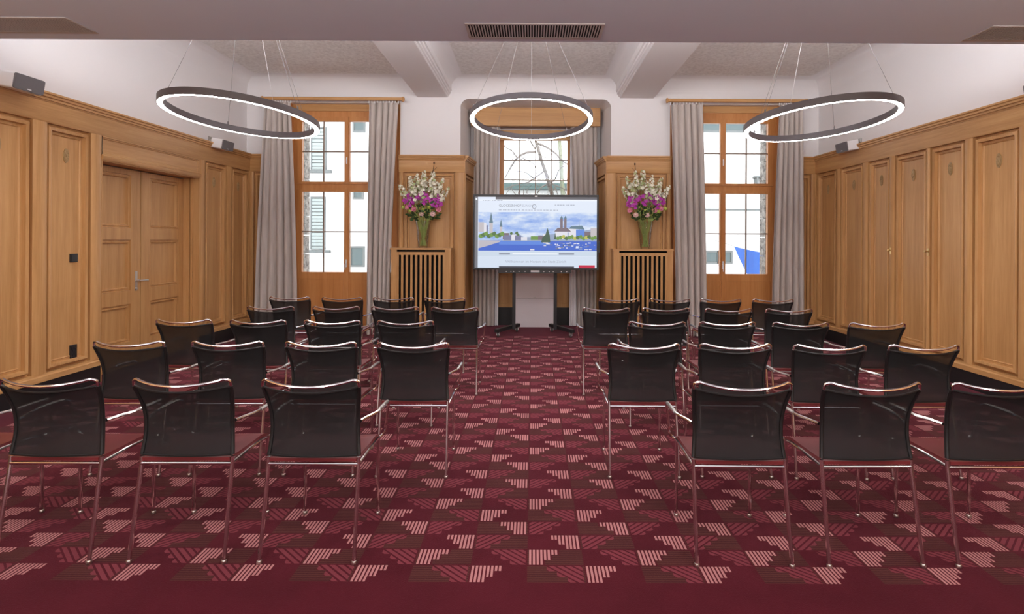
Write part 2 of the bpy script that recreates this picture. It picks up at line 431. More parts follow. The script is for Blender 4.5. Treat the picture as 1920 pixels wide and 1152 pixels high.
for xa, xb_, sx in ((NX[0]-.06, NXB[0]-.06, -1), (NX[1]+.06, NXB[1]+.06, 1)):   # splayed reveals
    nb.add([(xa,YB,0),(xb_,YN,0),(xb_+sx*.4,YN,0),(xa+sx*.001,YB,0)]+[(xa,YB,ZN),(xb_,YN,ZN),(xb_+sx*.4,YN,ZN),(xa+sx*.001,YB,ZN)], [(0,1,5,4),(1,2,6,5),(2,3,7,6),(3,0,4,7),(0,3,2,1),(4,5,6,7)])
nb.box(-1.5, 1.6, YB+.41, YN+.25, ZN, ZN+.4)
CW = (-.62, .72, .98, 3.26)      # centre window opening
for (a, c, z0, z1) in ((-1.4,CW[0],0,ZN),(CW[1],1.5,0,ZN),(CW[0],CW[1],0,CW[2]),(CW[0],CW[1],CW[3],ZN)): nb.box(a, c, YN, YN+.3, z0, z1)
tag(nb.build('wall_niche', M['wall']), 'white plastered niche behind the big screen', kind='structure')

wn = empty('wall_wainscot', (0,0,0), 0, 'honey oak wainscot on the piers beside the niche', None, None, 'structure')
YF = YB - .05
def pier(a, c, panels, medals=()):
    wainscot(wn, (c, YF, 0), (-1,0,0), (0,-1,0), c-a, [(c-q, c-p) for p, q in panels], M['oak_x'], medals=medals)
pier(LW[1]-.005, NX[0]+.01, [(LW[1]+.06, NX[0]-.13)])
pier(NX[1]-.01, RW[0]+.005, [(NX[1]+.13, RW[0]-.06)])
pier(-XW, LW[0]-.01, [(-XW+.06, LW[0]-.06)], ())
pier(RW[1]+.01, XW, [(RW[1]+.06, XW-.06)], (0,))
for (p0, p1) in (((NX[0]+.01, YF), (NXB[0]+.02, YN)), ((NXB[1]-.02, YN), (NX[1]-.01, YF))):
    v = Vector((p1[0]-p0[0], p1[1]-p0[1], 0)); L = v.length; v.normalize()
    n = Vector((v.y, -v.x, 0))
    wainscot(wn, (p0[0], p0[1], 0), v, n, L, [(.08, L-.08)], M['oak_y'])
for (a, c) in ((-.95, -.32), (.42, 1.04)):    # low wainscot at the back of the niche
    MB().box(a, c, YN-.06, YN, .30, .96).build('panel_board', M['oak'], wn)
    MB().loft_panel((a+.05, YN-.061, .33), (1,0,0), (0,0,1), (0,-1,0), c-a-.1, .56, PROF[:5]+[(.06,-.02)]).build('panel', M['oak'], wn)
b = MB()
for (a, c) in ((-XW+.0, LW[0]-.01), (LW[1]-.005, NX[0]+.01), (NX[1]-.01, RW[0]+.005), (RW[1]+.01, XW-.0)): b.box(a, c, YF-.012, YB, 0, Z_PL)
b.box(-.98, -.32, YN-.07, YN, 0, .30); b.box(.42, 1.06, YN-.07, YN, 0, .30)
tag(b.build('baseboard_window', M['black']), 'black skirting board below the piers of the window wall', kind='structure')

# pelmet in the niche
tag(MB().box(NXB[0]+.005-.03, NXB[1]-.005+.03, 8.93, 9.01, 3.295, ZN-.0).build('trim_1', M['oak_x']), 'broad oak pelmet board across the top of the niche', kind='structure')

# rear wall
tag(MB().box(-4.65, 4.65, YR-.25, YR, 0, 4.05).build('wall_rear', M['wall']), 'white rear wall of the room', kind='structure')

# ceiling ---------------------------------------------------------
BEAMS = [(-1.794,-1.272), (1.296,1.875)]; ZB = 3.61
ceil = MB(); ceil.box(-4.65, 4.65, YR, YB+.3, ZC+.02, ZC+.2)
ceil_o = tag(ceil.build('ceiling', M['wall']), 'white ceiling in three bays with coved edges and embossed fields', kind='structure')
bays = [(-XW-.07, BEAMS[0][0]), (BEAMS[0][1], BEAMS[1][0]), (BEAMS[1][1], XW+.07)]
for (a, c) in bays:
    r = .22; b = MB(); y0, y1 = 3.75, YB; rings = []
    prof = [(r - r*math.cos(PI/2*i/8), ZC - r + r*math.sin(PI/2*i/8)) for i in range(9)]
    vs = []; fs = []
    for (i, z) in prof: vs += [(a+i, y0+i, z), (c-i, y0+i, z), (c-i, y1-i, z), (a+i, y1-i, z)]
    for k in range(len(prof)-1):
        for j in range(4): fs.append((k*4+j, k*4+(j+1) % 4, k*4+4+(j+1) % 4, k*4+4+j))
    b.add(vs, fs); b.build('cove', M['wall'], ceil_o)
    MB().loft_panel((a+r, y0+r, ZC), (1,0,0), (0,1,0), (0,0,-1), c-a-2*r, y1-y0-2*r, [(0,0),(.02,.003)]).build('embossed_field', M['emboss'], ceil_o)
for (a, c) in BEAMS:
    w = c-a; st = [(0,ZC),(0,ZB+.10),(.018,ZB+.09),(.018,ZB+.06),(.036,ZB+.05),(.036,ZB+.03),(.056,ZB+.02),(.056,ZB+.008),(.066,ZB)]
    poly = [(a-.03+p, z) for p, z in st] + [(c+.03-p, z) for p, z in reversed(st)]
    MB().extrude(poly, (0, 3.75, 0), (1,0,0), (0,0,1), (0,1,0), YB-3.75).build('beam', M['wall'], ceil_o)
# bulkhead over the near part of the room, with a light cove on its back edge
bk = MB(); bk.box(-XW-.06, XW+.06, YR, YS, ZS, ZS+.10); bk.box(-XW-.06, XW+.06, YR, 3.75, ZS+.10, ZC+.02); bk.box(-XW-.06, XW+.06, YS-.025, YS, ZS+.1, ZS+.13)
bulk = tag(bk.build('ceiling_bulkhead', M['soffit']), 'lowered mauve grey ceiling bulkhead with three air vents', kind='structure')
MB().extrude([(3.80,ZS+.10),(3.90,ZS+.10),(3.82,ZS+.19),(3.80,ZS+.19)], (-XW+.02,0,0), (0,1,0), (0,0,1), (1,0,0), 2*XW-.04).build('cove_light_profile', M['whitepl'], bulk)
MB().extrude([(3.897,ZS+.115),(3.901,ZS+.117),(3.839,ZS+.187),(3.835,ZS+.185)], (-3.5,0,0), (0,1,0), (0,0,1), (1,0,0), 7.0).build('cove_light_strip', M['cove'], bulk)

# fill-light globes added unseen under the bulkhead, over the near part of the room
for j, yy in enumerate((1.32, -.4, -2.1)):
    for i, xx in enumerate((-3.3, -1.1, 1.1, 3.3)):
        where = ('behind the last seats', 'over the rear floor', 'by the rear wall')[j]
        t = empty('fill_globe', (xx, yy, ZS), 0, 'added opal fill light globe %s, %s' % (where, ('along the door wall', 'door side of aisle', 'cupboard side of aisle', 'along the cupboard wall')[i]), 'pendant lamp', 'added fill light globes')
        MB().lathe([(.06,0),(.06,-.02),(.01,-.025),(.006,-.04),(.006,-.42),(.03,-.43),(.035,-.46)], (0,0,0), 20).build('stem', M['steel'], t)
        MB().ball((0,0,-.60), .165, 20, 12).build('globe', M['fillglow'], t)

# air vents in the bulkhead
def vent(xc, w, label, yv=3.845):
    t = empty('air_vent', (xc, yv, ZS), 0, label, 'air vent', 'air vents in the lowered ceiling')
    b = MB(); hw, hd = w/2, .14
    for (x0,x1,y0,y1) in ((-hw,hw,-hd,-hd+.02),(-hw,hw,hd-.03,hd),(-hw,-hw+.02,-hd+.02,hd-.02),(hw-.02,hw,-hd+.02,hd-.02)): b.box(x0,x1,y0,y1,-.006,0)
    b.build('vent_frame', M['greypl'], t)
    MB().box(-hw+.02, hw-.02, -hd+.02, hd-.02, -.002, 0).build('vent_backing', M['darkhole'], t)
    s = MB(); n = int(w/.0195)
    for i in range(n):
        x = -hw+.025+(w-.05)*(i+.5)/n; s.box(x-.0042, x+.0042, -hd+.02, hd-.02, -.006, -.002)
    tag(s.build('vent_slats', M['greypl'], t), kind='stuff')
vent(.01, .95, 'long slotted air vent in the lowered ceiling facing the screen')
vent(-3.58, .95, 'long slotted air vent in the lowered ceiling near the door wall', 3.78)
vent(3.58, .95, 'long slotted air vent in the lowered ceiling near the cupboard wall')

# ------------------------------------------------------------------ windows
def french_window(name, a, c, label):
    t = empty(name, (0,0,0), 0, label, None, None, 'structure')
    y0, y1 = 8.52, 8.60; xm = (a+c)/2
    fr = MB()
    for (x0,x1,z0,z1) in ((a,a+.07,0,3.42),(c-.07,c,0,3.42),(a+.07,c-.07,3.33,3.42),(a+.07,c-.07,2.20,2.29)): fr.box(x0,x1,y0,y1,z0,z1)
    fr.build('window_frame', M['winwood'], t)
    MB().box(a,c,y0-.02,y1,3.42,ZH).build('head_board', M['oak_x'], t)
    b = MB()
    for (x0,x1) in ((a-.0,a+.012),(c-.012,c+.0)): b.box(x0,x1,YB+.002,y0,0,ZH)
    b.build('reveal_lining', M['winwood'], t)
    for side in (-1, 1):
        x0, x1 = (a+.07, xm) if side < 0 else (xm, c-.07)
        g0, g1 = (x0+.085, x1-.042) if side < 0 else (x0+.042, x1-.085)
        for (z0, z1, gz0, gz1, zb, up) in ((2.29,3.33,2.325,3.258,2.791,1), (.02,2.20,.922,2.165,1.547,0)):
            b = MB(); ya, yb = 8.50, 8.56
            b.box(x0,g0,ya,yb,z0,z1); b.box(g1,x1,ya,yb,z0,z1); b.box(g0,g1,ya,yb,z0,gz0); b.box(g0,g1,ya,yb,gz1,z1)
            cs = b.build('casement', M['winwood'], t)
            MB().box(g0,(g0+g1)/2-.008,8.53,8.534,gz0,zb-.008).build('pane', M['pane'], cs)
            MB().box((g0+g1)/2+.008,g1,8.53,8.534,gz0,zb-.008).build('pane', M['pane'], cs)
            MB().box(g0,(g0+g1)/2-.008,8.53,8.534,zb+.008,gz1).build('pane', M['pane'], cs)
            MB().box((g0+g1)/2+.008,g1,8.53,8.534,zb+.008,gz1).build('pane', M['pane'], cs)
            MB().box((g0+g1)/2-.009,(g0+g1)/2+.009,8.518,8.546,gz0,gz1).build('glazing_bar', M['barpaint'], cs)
            MB().box(g0,g1,8.519,8.545,zb-.009,zb+.009).build('glazing_bar', M['barpaint'], cs)
            if not up:
                MB().loft_panel((x0+.04,8.499,.10),(1,0,0),(0,0,1),(0,-1,0),x1-x0-.08,.72,[(0,.003),(.008,.003),(.012,-.004)]).build('lower_panel', M['winwood'], cs)
    b = MB(); b.box(xm-.022,xm+.022,8.488,8.5,.02,2.2); b.box(xm-.022,xm+.022,8.488,8.5,2.29,3.33); b.build('meeting_stile', M['winwood'], t)
    h = MB(); h.box(xm-.012,xm+.012,8.482,8.488,1.0,1.12); h.tube([(xm,8.48,1.06),(xm,8.45,1.06),(xm-.004,8.445,1.04),(xm-.004,8.445,.96)], .008, 8)
    tag(h.build('handle', M['whitepl'], t), 'pale metal window handle')
    h = MB(); h.box(xm-.009,xm+.009,8.482,8.488,2.60,2.70); h.box(xm-.005,xm+.005,8.465,8.484,2.63,2.67); h.build('latch', M['whitepl'], t)
    return t
M['barpaint'] = mat('grey_glazing_bar', srgb(136,116,102), .4)
french_window('window_1', LW[0], LW[1], 'tall wooden window facing the shuttered house, on the door side')
french_window('window_3', RW[0], RW[1], 'tall wooden window facing the blue flag, on the cupboard side')
# centre window: four panes across
t = empty('window_2', (0,0,0), 0, 'wooden small paned window in the niche behind the screen', None, None, 'structure')
a, c, z0, z1 = CW; yw = YN+.06
fr = MB()
for (x0,x1,q0,q1) in ((a,a+.13,z0,z1),(c-.13,c,z0,z1),(a+.13,c-.13,z0,z0+.12),(a+.13,c-.13,z1-.12,z1)): fr.box(x0,x1,yw,yw+.08,q0,q1)
fr.build('window_frame', M['winwood'], t)
b = MB(); b.box(a,a+.05,yw-.03,yw,z0,z1); b.box(c-.05,c,yw-.03,yw,z0,z1); b.build('casing_strip', M['creamwood'] if 'creamwood' in M else M['oak'], t)
MB().box(a-.02,c+.02,YN-.03,YN-.002,3.10+.03,3.29).build('head_board', M['oak_x'], t)
gx0, gx1, gz0, gz1 = a+.13, c-.13, z0+.12, z1-.12; nx, nz = 4, 6
for i in range(nx):
    for j in range(nz):
        w, h = (gx1-gx0)/nx, (gz1-gz0)/nz
        MB().box(gx0+i*w+.006, gx0+(i+1)*w-.006, yw+.035, yw+.039, gz0+j*h+.006, gz0+(j+1)*h-.006).build('pane', M['pane'], t)
for i in range(1, nx): MB().box(gx0+i*(gx1-gx0)/nx-.009, gx0+i*(gx1-gx0)/nx+.009, yw+.02, yw+.05, gz0, gz1).build('glazing_bar', M['barpaint'], t)
for j in range(1, nz): MB().box(gx0, gx1, yw+.021, yw+.049, gz0+j*(gz1-gz0)/nz-.009, gz0+j*(gz1-gz0)/nz+.009).build('glazing_bar', M['barpaint'], t)

# rough stone outer reveals of the two tall windows
def stone_mat():
    m = mat('rough_grey_stone', srgb(150,148,142), .95); nt = m.node_tree; b = nt.nodes['Principled BSDF']
    n = noise_node(nt, 14, (1,1,1), 6, .7); r = ramp(nt, n.outputs[0], [(.35, srgb(96,96,94)), (.6, srgb(196,194,188))]); nt.links.new(r.outputs[0], b.inputs['Base Color'])
    bump(nt, n.outputs[0], 1, .03); return m
M['stone'] = stone_mat()
b = MB()
for (x0, x1) in ((LW[0]+.02, LW[0]+.13), (LW[1]-.13, LW[1]-.02), (RW[0]+.02, RW[0]+.13), (RW[1]-.13, RW[1]-.02)):
    for k in range(12): b.box(x0, x1-random.uniform(0,.012), 8.64, 8.86, k*.3, k*.3+.292)
tag(b.build('trim_2', M['stone']), 'rough grey stone outer jambs of the tall windows', kind='structure')

# ------------------------------------------------------------------ curtains
def curtain(name, top, bot, y, z0, z1, folds, amp, m, label, group, seed, sway=0, cat='curtain'):
    rnd = random.Random(seed); nx, nz = folds*10, 14; b = MB(); vs = []; fs = []
    ph = [rnd.uniform(-1.1,1.1) for _ in range(folds+2)]; am = [rnd.uniform(.45,1.2) for _ in range(folds+2)]
    for j in range(nz+1):
        v = j/nz; e = v**1.6
        xa = bot[0]+(top[0]-bot[0])*e; xb = bot[1]+(top[1]-bot[1])*e
        for i in range(nx+1):
            u = i/nx; k = u*folds; ki = int(min(k, folds-1e-6)); w = k-ki
            A = amp*(am[ki]*(1-w)+am[ki+1]*w); P = (ph[ki]*(1-w)+ph[ki+1]*w)*(1-.5*v)
            a_ = 2*PI*k+P
            vs.append((xa+(xb-xa)*u+.25*A*math.cos(a_)*(0 < i < nx), y+A*math.sin(a_)*(1-.35*v)+sway*(1-v)*math.sin(2.3*u), z0+(z1-z0)*v))
    for j in range(nz):
        for i in range(nx): fs.append((j*(nx+1)+i, j*(nx+1)+i+1, (j+1)*(nx+1)+i+1, (j+1)*(nx+1)+i))
    t = empty(name, ((bot[0]+bot[1])/2, y, 0), 0, label, cat, group); off = Vector(t.location)
    b.add([Vector(p)-off for p in vs], fs); b.build('cloth', m, t, 80, recalc=False)
    h = MB()
    n = folds*2
    for i in range(n+1):
        x = top[0]+(top[1]-top[0])*i/n - off.x; h.box(x-.006, x+.006, -.012, .012, z1-.005, z1+.03)
    h.build('glider_hooks', M['whitepl'], t); t.children[-1]['kind'] = 'stuff'
    return t
G = 'taupe curtains'
YC = 8.20
curtain('window_curtain', (-4.00,-3.62), (-4.13,-3.50), YC, .015, 3.47, 5, .058, M['curtain'], 'taupe curtain between the door wall corner and the window facing the shuttered house', G, 1)
curtain('window_curtain', (-2.45,-2.01), (-2.48,-2.135), YC, .015, 3.47, 5, .058, M['curtain'], 'taupe curtain beside the slatted radiator cover on the door side', G, 2)
curtain('window_curtain', (2.055,2.53), (2.145,2.60), YC, .015, 3.47, 5, .058, M['curtain'], 'taupe curtain beside the slatted radiator cover on the cupboard side', G, 3)
curtain('window_curtain', (3.68,4.03), (3.57,4.06), YC, .015, 3.47, 5, .058, M['curtain'], 'taupe curtain between the window facing the blue flag and the cupboard wall corner', G, 4)
curtain('window_curtain', (-.97,-.56), (-.97,-.62), 9.06, .015, 3.33, 5, .042, M['curtain'], 'taupe curtain in the niche, screen edge towards the door wall', G, 5)
curtain('window_curtain', (.62,1.06), (.74,1.06), 9.06, .015, 3.33, 5, .042, M['curtain'], 'taupe curtain in the niche, screen edge towards the cupboard wall', G, 6)
curtain('sheer_curtain', (-.62,-.54), (-.67,-.56), 9.11, .015, 3.32, 3, .02, M['sheer'], 'narrow white sheer curtain in the niche towards the door wall', 'white sheer curtains', 7)
curtain('sheer_curtain', (.62,.70), (.62,.78), 9.11, .015, 3.32, 3, .02, M['sheer'], 'narrow white sheer curtain in the niche towards the cupboard wall', 'white sheer curtains', 8)
for (x0, x1, lab) in ((-4.05,-1.95,'oak curtain rail over the window facing the shuttered house'), (2.00,4.08,'oak curtain rail over the window facing the blue flag')):
    t = empty('curtain_rail', ((x0+x1)/2, YC, 3.51), 0, lab, 'curtain rail', 'oak curtain rails')
    h = (x1-x0)/2
    b = MB(); b.extrude([(-.03,0),(.03,0),(.03,.035),(.02,.045),(-.02,.045),(-.03,.035)], (-h,0,0), (0,1,0), (0,0,1), (1,0,0), 2*h); b.build('rail', M['oak_x'], t)
    for s in (-1, 1): MB().lathe([(.02,-.012),(.035,-.008),(.04,.012),(.025,.03),(1e-6,.034)], (s*h,0,.02), 14, 'X').build('finial', M['oak'], t)
    b = MB()
    for s in (-1, 1): b.box(s*h*.9-.015, s*h*.9+.015, .03, YB-YC, .005, .03)
    b.build('bracket', M['steel'], t); t.children[-1]['kind'] = 'stuff'

# ------------------------------------------------------------------ radiator covers
def radiator(xc, label):
    t = empty('radiator_cover', (xc, 8.10, 0), 0, label, 'radiator cover', 'slatted oak radiator covers')
    w, d, h = .44, .225, 1.31
    MB().box(-w-.012, w+.012, -.012, d, h-.028, h).build('top_board', M['oak_x'], t)
    b = MB()
    b.box(-w, -w+.085, 0, .03, 0, h-.028); b.box(w-.085, w, 0, .03, 0, h-.028); b.box(-w+.085, w-.085, .0, .03, h-.105, h-.06); b.box(-w+.085, w-.085, 0, .03, 0, .14)
    b.build('front_frame', M['oak'], t)
    b = MB()
    for s in (-1,1):
        x = s*w; b.box(min(x, x-s*.025), max(x, x-s*.025), .03, d, 0, h-.028)
    b.box(-w+.085+.0,-w+.115,.004,.028,.14,h-.105); b.box(w-.115,w-.085,.004,.028,.14,h-.105)
    b.build('side_board', M['oak'], t)
    MB().box(-w+.03, w-.03, .12, .13, 0, h-.03).build('dark_interior', M['darkhole'], t)
    n = 9; x0, x1 = -w+.115, w-.115; p = (x1-x0)/(n+.45)
    me = MB().box(-.016, .016, .005, .027, .14, h-.105).mesh('slat', M['oak'])
    for i in range(n):
        s = put('slat', me, t); s.location = (x0+p*(i+.72), 0, 0)
    return t
radiator(-1.645, 'slatted oak radiator cover on the door side of the screen')
radiator(1.640, 'slatted oak radiator cover on the cupboard side of the screen')

# ------------------------------------------------------------------ flowers in glass vases
M['stem'] = mat('fresh_green_stem', srgb(176,196,112), .6)
M['leaf'] = mat('dark_green_leaf', srgb(62,92,48), .55)
M['white_fl'] = mat('cream_white_petal', srgb(246,244,226), .7)
M['bud'] = mat('pale_green_bud', srgb(184,194,140), .7)
M['magenta'] = mat('magenta_petal', srgb(176,52,160), .6)
M['pink_fl'] = mat('rose_pink_petal', srgb(226,140,164), .65)
M['lime_fl'] = mat('lime_bud', srgb(176,190,84), .65)
M['blush'] = mat('blush_petal', srgb(236,200,196), .65)
M['twig'] = mat('brown_twig', srgb(96,70,50), .8)
def petals(b, c, nrm, r, n, cup=.35, w=.55, rot=0, sides=3):
    nrm = Vector(nrm).normalized(); ref = Vector((0,0,1)) if abs(nrm.z) < .9 else Vector((1,0,0))
    u = nrm.cross(ref).normalized(); v = nrm.cross(u); c = Vector(c)
    for k in range(n):
        a = 2*PI*k/n+rot; d = u*math.cos(a)+v*math.sin(a); s = nrm.cross(d)
        p = [c, c+d*r*.55+s*r*w*.5+nrm*r*cup*.35, c+d*r*.95+s*r*w*.28+nrm*r*cup*.8, c+d*r*1.02+nrm*r*cup*.7, c+d*r*.95-s*r*w*.28+nrm*r*cup*.8, c+d*r*.55-s*r*w*.5+nrm*r*cup*.35]
        b.add(p, [(0,1,2,3),(0,3,4,5)])
def stem_path(tip, base=None, rnd=random, bend=.0):
    """from inside the vase out over the rim to tip (local to the vase base)"""
    tip = Vector(tip); a = math.atan2(tip.y, tip.x); a2 = a+PI+rnd.uniform(-1.2,1.2); rb0 = rnd.uniform(.02,.058); a1 = a+rnd.uniform(-.7,.7); r1 = rnd.uniform(.06,.102)
    base = Vector((math.cos(a2)*rb0, math.sin(a2)*rb0, .03)); rim = Vector((math.cos(a1)*r1, math.sin(a1)*r1, .40))
    return bez([base, rim*.55+base*.45+Vector((0,0,.0)), rim, (rim+tip)/2+Vector((math.cos(a)*bend, math.sin(a)*bend, .02)), tip], 5)
def sub(name, par):
    o = bpy.data.objects.new(name, None); COL.objects.link(o); o.parent = par; o.empty_display_size = .05; return o
def spike(loc, tip, rnd, label, group, m, length=.26):
    t = sub('flower_spike', loc); P = stem_path(tip, rnd=rnd)
    MB().tube(P, .004, 6).build('stem', M['stem'], t)
    b = MB(); top = P[-1]; d = (P[-1]-P[-5]).normalized(); n = int(length/.0075)
    for i in range(n):
        f = i/n; a = i*2.4+rnd.uniform(-.5,.5); r = (.040*(1-f)**.45+.006)*rnd.uniform(.55,1.35)
        u = d.cross(Vector((1,0,0))).normalized(); v = d.cross(u); out = u*math.cos(a)+v*math.sin(a)
        c = top - d*length*.8 + d*length*1.15*min(1, f+rnd.uniform(-.04,.04)) + out*r
        b.cur = 1 if rnd.random() < .22 else 0
        petals(b, c, out+d*rnd.uniform(.1,.9), rnd.uniform(.026,.042)*(1-.45*f), 5, .5, .8, a)
    b.build('blossoms', [m, M['bud']], t, 60, recalc=False); t.children[-1]['kind'] = 'stuff'
    return t
def bloom(name, loc, tip, face, r, rnd, label, group, m, kind):
    t = sub(name, loc); P = stem_path(tip, rnd=rnd)
    MB().tube(P, .0035, 6).build('stem', M['stem'], t)
    b = MB(); c = P[-1]; face = Vector(face).normalized()
    if kind == 'orchid':
        petals(b, c, face, r, 3, .15, .75, rnd.uniform(0,6)); petals(b, c+face*.004, face, r*1.05, 2, .2, 1.2, rnd.uniform(0,6)); petals(b, c+face*.006, face, r*.5, 3, .9, .8, 1)
    elif kind == 'rose':
        for (s, n, cu) in ((1,6,.5),(.82,5,.9),(.62,5,1.3),(.4,4,1.9)): petals(b, c-face*r*.2, face, r*s, n, cu, 1.1, s*7)
        b.ball(c+face*r*.15, r*.42, 8, 5)
    else:
        b.ball(c, r, 10, 6)
        for i in range(26):
            z = 1-2*(i+.5)/26; a = i*2.4; q = Vector((math.sqrt(1-z*z)*math.cos(a), math.sqrt(1-z*z)*math.sin(a), z)); petals(b, c+q*r*.9, q, r*.35, 4, .5, .8, i)
    b.build('blossom', m, t, 60, recalc=False)
    return t
def leaf(loc, tip, rnd, label, group, w=.02):
    t = sub('leaf_sprig', loc); P = stem_path(tip, rnd=rnd, bend=.03)
    MB().tube(P, .003, 5).build('stem', M['stem'], t)
    b = MB(); d = (P[-1]-P[-8]).normalized(); s = d.cross(Vector((0,0,1))).normalized()
    for i in range(5):
        c = P[-9+i*2]; e = (d*.7+s*(1 if i % 2 else -1)*.8+Vector((rnd.uniform(-.2,.2),rnd.uniform(-.4,.1),rnd.uniform(-.5,.1)))).normalized(); sd = e.cross(Vector((0,1,.3))).normalized(); L = .085
        b.add([c, c+e*L*.4+sd*w, c+e*L, c+e*L*.4-sd*w], [(0,1,2,3)])
    b.build('leaves', M['leaf'], t, recalc=False); t.children[-1]['kind'] = 'stuff'
def vase(xc, side, seed, mirror):
    rnd = random.Random(seed); loc = (xc, 8.22, 1.3105)
    t = empty('glass_vase', loc, 0, 'flared clear glass vase on the radiator cover on the %s side' % side, 'vase', 'glass flower vases')
    MB().lathe([(1e-6,0),(.066,0),(.072,.01),(.080,.10),(.096,.28),(.118,.41),(.114,.41),(.092,.28),(.076,.10),(.066,.022),(1e-6,.02)], (0,0,0), 28).build('vase_body', M['vase'], t)
    MB().lathe([(1e-6,.023),(.064,.023),(.074,.10),(.089,.26),(1e-6,.26)], (0,0,0), 24).build('water', M['water'], t)
    on = ''; loc = empty('flower_bouquet', loc, 0, 'bouquet of magenta orchids and cream flower spikes in the vase, %s side' % side, 'flowers', 'flower bouquets')
    sx = mirror
    for (x, z, y) in ((-.31,.86,.0),(-.21,.98,.02),(-.10,1.02,-.02),(.02,1.08,.02),(.15,1.06,-.03),(.25,.98,.0),(.32,.84,-.02),(-.02,.92,-.05),(.20,.88,-.06),(-.16,.86,-.06)):
        spike(loc, (sx*x+rnd.uniform(-.015,.015), y, z+rnd.uniform(-.02,.02)), rnd, 'cream white flower spike '+on, 'cream white flower spikes '+on, M['white_fl'])
    for (x, z, y) in ((-.25,.70,-.05),(-.19,.76,-.07),(-.12,.70,-.09),(-.05,.75,-.08),(.03,.68,-.10),(.08,.76,-.07),(.15,.70,-.08),(.22,.75,-.05),(.25,.66,-.05),(-.16,.64,-.08),(.18,.63,-.09),(-.01,.80,-.06)):
        bloom('orchid', loc, (sx*x, y, z), (sx*x*1.5, -1, .25), .052, rnd, 'magenta orchid bloom '+on, 'magenta orchids '+on, M['magenta'], 'orchid')
    for (x, z, y, m, nm) in ((-.12,.57,-.10,'pink_fl','rose pink'),(.16,.50,-.10,'blush','pale blush'),(.0,.50,-.12,'blush','pale blush'),(-.22,.60,-.07,'pink_fl','rose pink'),(.24,.57,-.06,'pink_fl','rose pink')):
        bloom('rose', loc, (sx*x, y, z), (sx*x, -1, .3), .04, rnd, nm+' rose low '+on, nm+' roses '+on, M[m], 'rose')
    for (x, z, y) in ((-.29,.60,-.04),(.02,.56,-.11),(.10,.60,-.10),(-.18,.55,-.09)):
        bloom('lime_flower', loc, (sx*x, y, z), (0,-1,0), .028, rnd, 'round lime green flower '+on, 'lime green flowers '+on, M['lime_fl'], 'pom')
    for k in range(16):
        a = rnd.uniform(0, 2*PI); r = rnd.uniform(.10,.27); z = rnd.uniform(.42,.66)
        leaf(loc, (r*math.cos(a), -abs(r*math.sin(a))*.6, z), rnd, 'dark green leafy sprig '+on, 'leafy sprigs '+on)
    tw = sub('bare_twig', loc); P = stem_path((sx*.14, .0, 1.14), rnd=rnd)
    b = MB(); b.tube(P+[Vector((sx*.15,0,1.20)), Vector((sx*.16,-.01,1.26))], .004, 5); b.ball((sx*.16,-.01,1.27), .014, 7, 5, (1,1,1.4)); b.tube([P[-1], P[-1]+Vector((sx*.06,0,.07))], .003, 5); b.build('branch', M['twig'], tw)
vase(-1.635, 'door', 11, 1)
vase(1.690, 'cupboard', 12, -1)

# ------------------------------------------------------------------ big screen on a wheeled stand
def text_mesh(body, size, m, align='LEFT', extrude=0):
    cu = bpy.data.curves.new('lettering', 'FONT'); cu.body = body; cu.size = size; cu.align_x = align; cu.resolution_u = 2
    o = bpy.data.objects.new('tmp', cu); COL.objects.link(o); dg = bpy.context.evaluated_depsgraph_get()
    me = bpy.data.meshes.new_from_object(o.evaluated_get(dg)); bpy.data.objects.remove(o); me.materials.clear(); me.materials.append(m); return me
def emit(name, c, s=.95):
    return mat(name, (0,0,0,1), .3, emis=c, es=s)
TX, TZ, TY = .055, 1.55, 8.18
TW, TH = .933, .56
stand = empty('screen_stand', (TX-.015, 8.40, 0), 0, 'black two column wheeled stand carrying the big screen', 'stand')
for s in (-1, 1):
    MB().box(s*.315-.024, s*.315+.024, -.05, .05, .07, 1.75).build('column', M['blackmetal'], stand)
    # each foot splays outwards towards the seats
    p0, p1 = Vector((s*.25, .22, .0)), Vector((s*.56, -.36, 0)); d = (p1-p0).normalized(); n = Vector((-d.y, d.x, 0)); L = (p1-p0).length
    MB().obox(p0-n*.03+Vector((0,0,.075)), d, n, (0,0,1), L, .06, .05).build('foot_beam', M['blackmetal'], stand)
    for q in (p0+d*.05, p1-d*.05):
        b = MB(); b.lathe([(.018,-.016),(.038,-.014),(.038,.014),(.018,.016)], (q.x, q.y, .038), 16, 'X'); w = b.build('caster', M['rubber'], stand)
        b = MB(); b.box(q.x-.026, q.x-.019, q.y-.03, q.y+.03, .03, .078); b.box(q.x+.019, q.x+.026, q.y-.03, q.y+.03, .03, .078); b.box(q.x-.026, q.x+.026, q.y-.03, q.y+.03, .07, .078); b.lathe([(.014,-.028),(.014,.028)], (q.x,q.y,.038), 10, 'X'); b.build('caster_fork', M['steel'], w)
b = MB(); b.box(-.30,.30,-.02,.02,1.15,1.23); b.box(-.30,.30,-.02,.02,1.60,1.68); b.build('crossbar', M['blackmetal'], stand)
b = MB(); b.box(-.45,.45,-.10,-.05,1.1,1.14); b.box(-.45,.45,-.10,-.05,1.70,1.74); b.box(-.40,-.34,-.11,-.05,1.05,1.8); b.box(.34,.40,-.11,-.05,1.05,1.8); b.build('mounting_rail', M['blackmetal'], stand)
tv = empty('display_screen', (TX, TY, TZ), 0, 'wide black framed display showing a web page with a blue lake view', 'screen')
b = MB(); b.box(-TW, TW, 0, .07, -TH, TH); b.box(-.6,.6,.07,.105,-.4,.4); b.build('housing', M['blackmetal'], tv)
b = MB()
for (x0,x1,z0,z1) in ((-TW,TW,TH-.035,TH),(-TW,TW,-TH,-TH+.03),(-TW,-TW+.02,-TH+.03,TH-.035),(TW-.028,TW,-TH+.03,TH-.035)): b.box(x0,x1,-.012,0,z0,z1)
b.build('bezel', M['blackmetal'], tv)
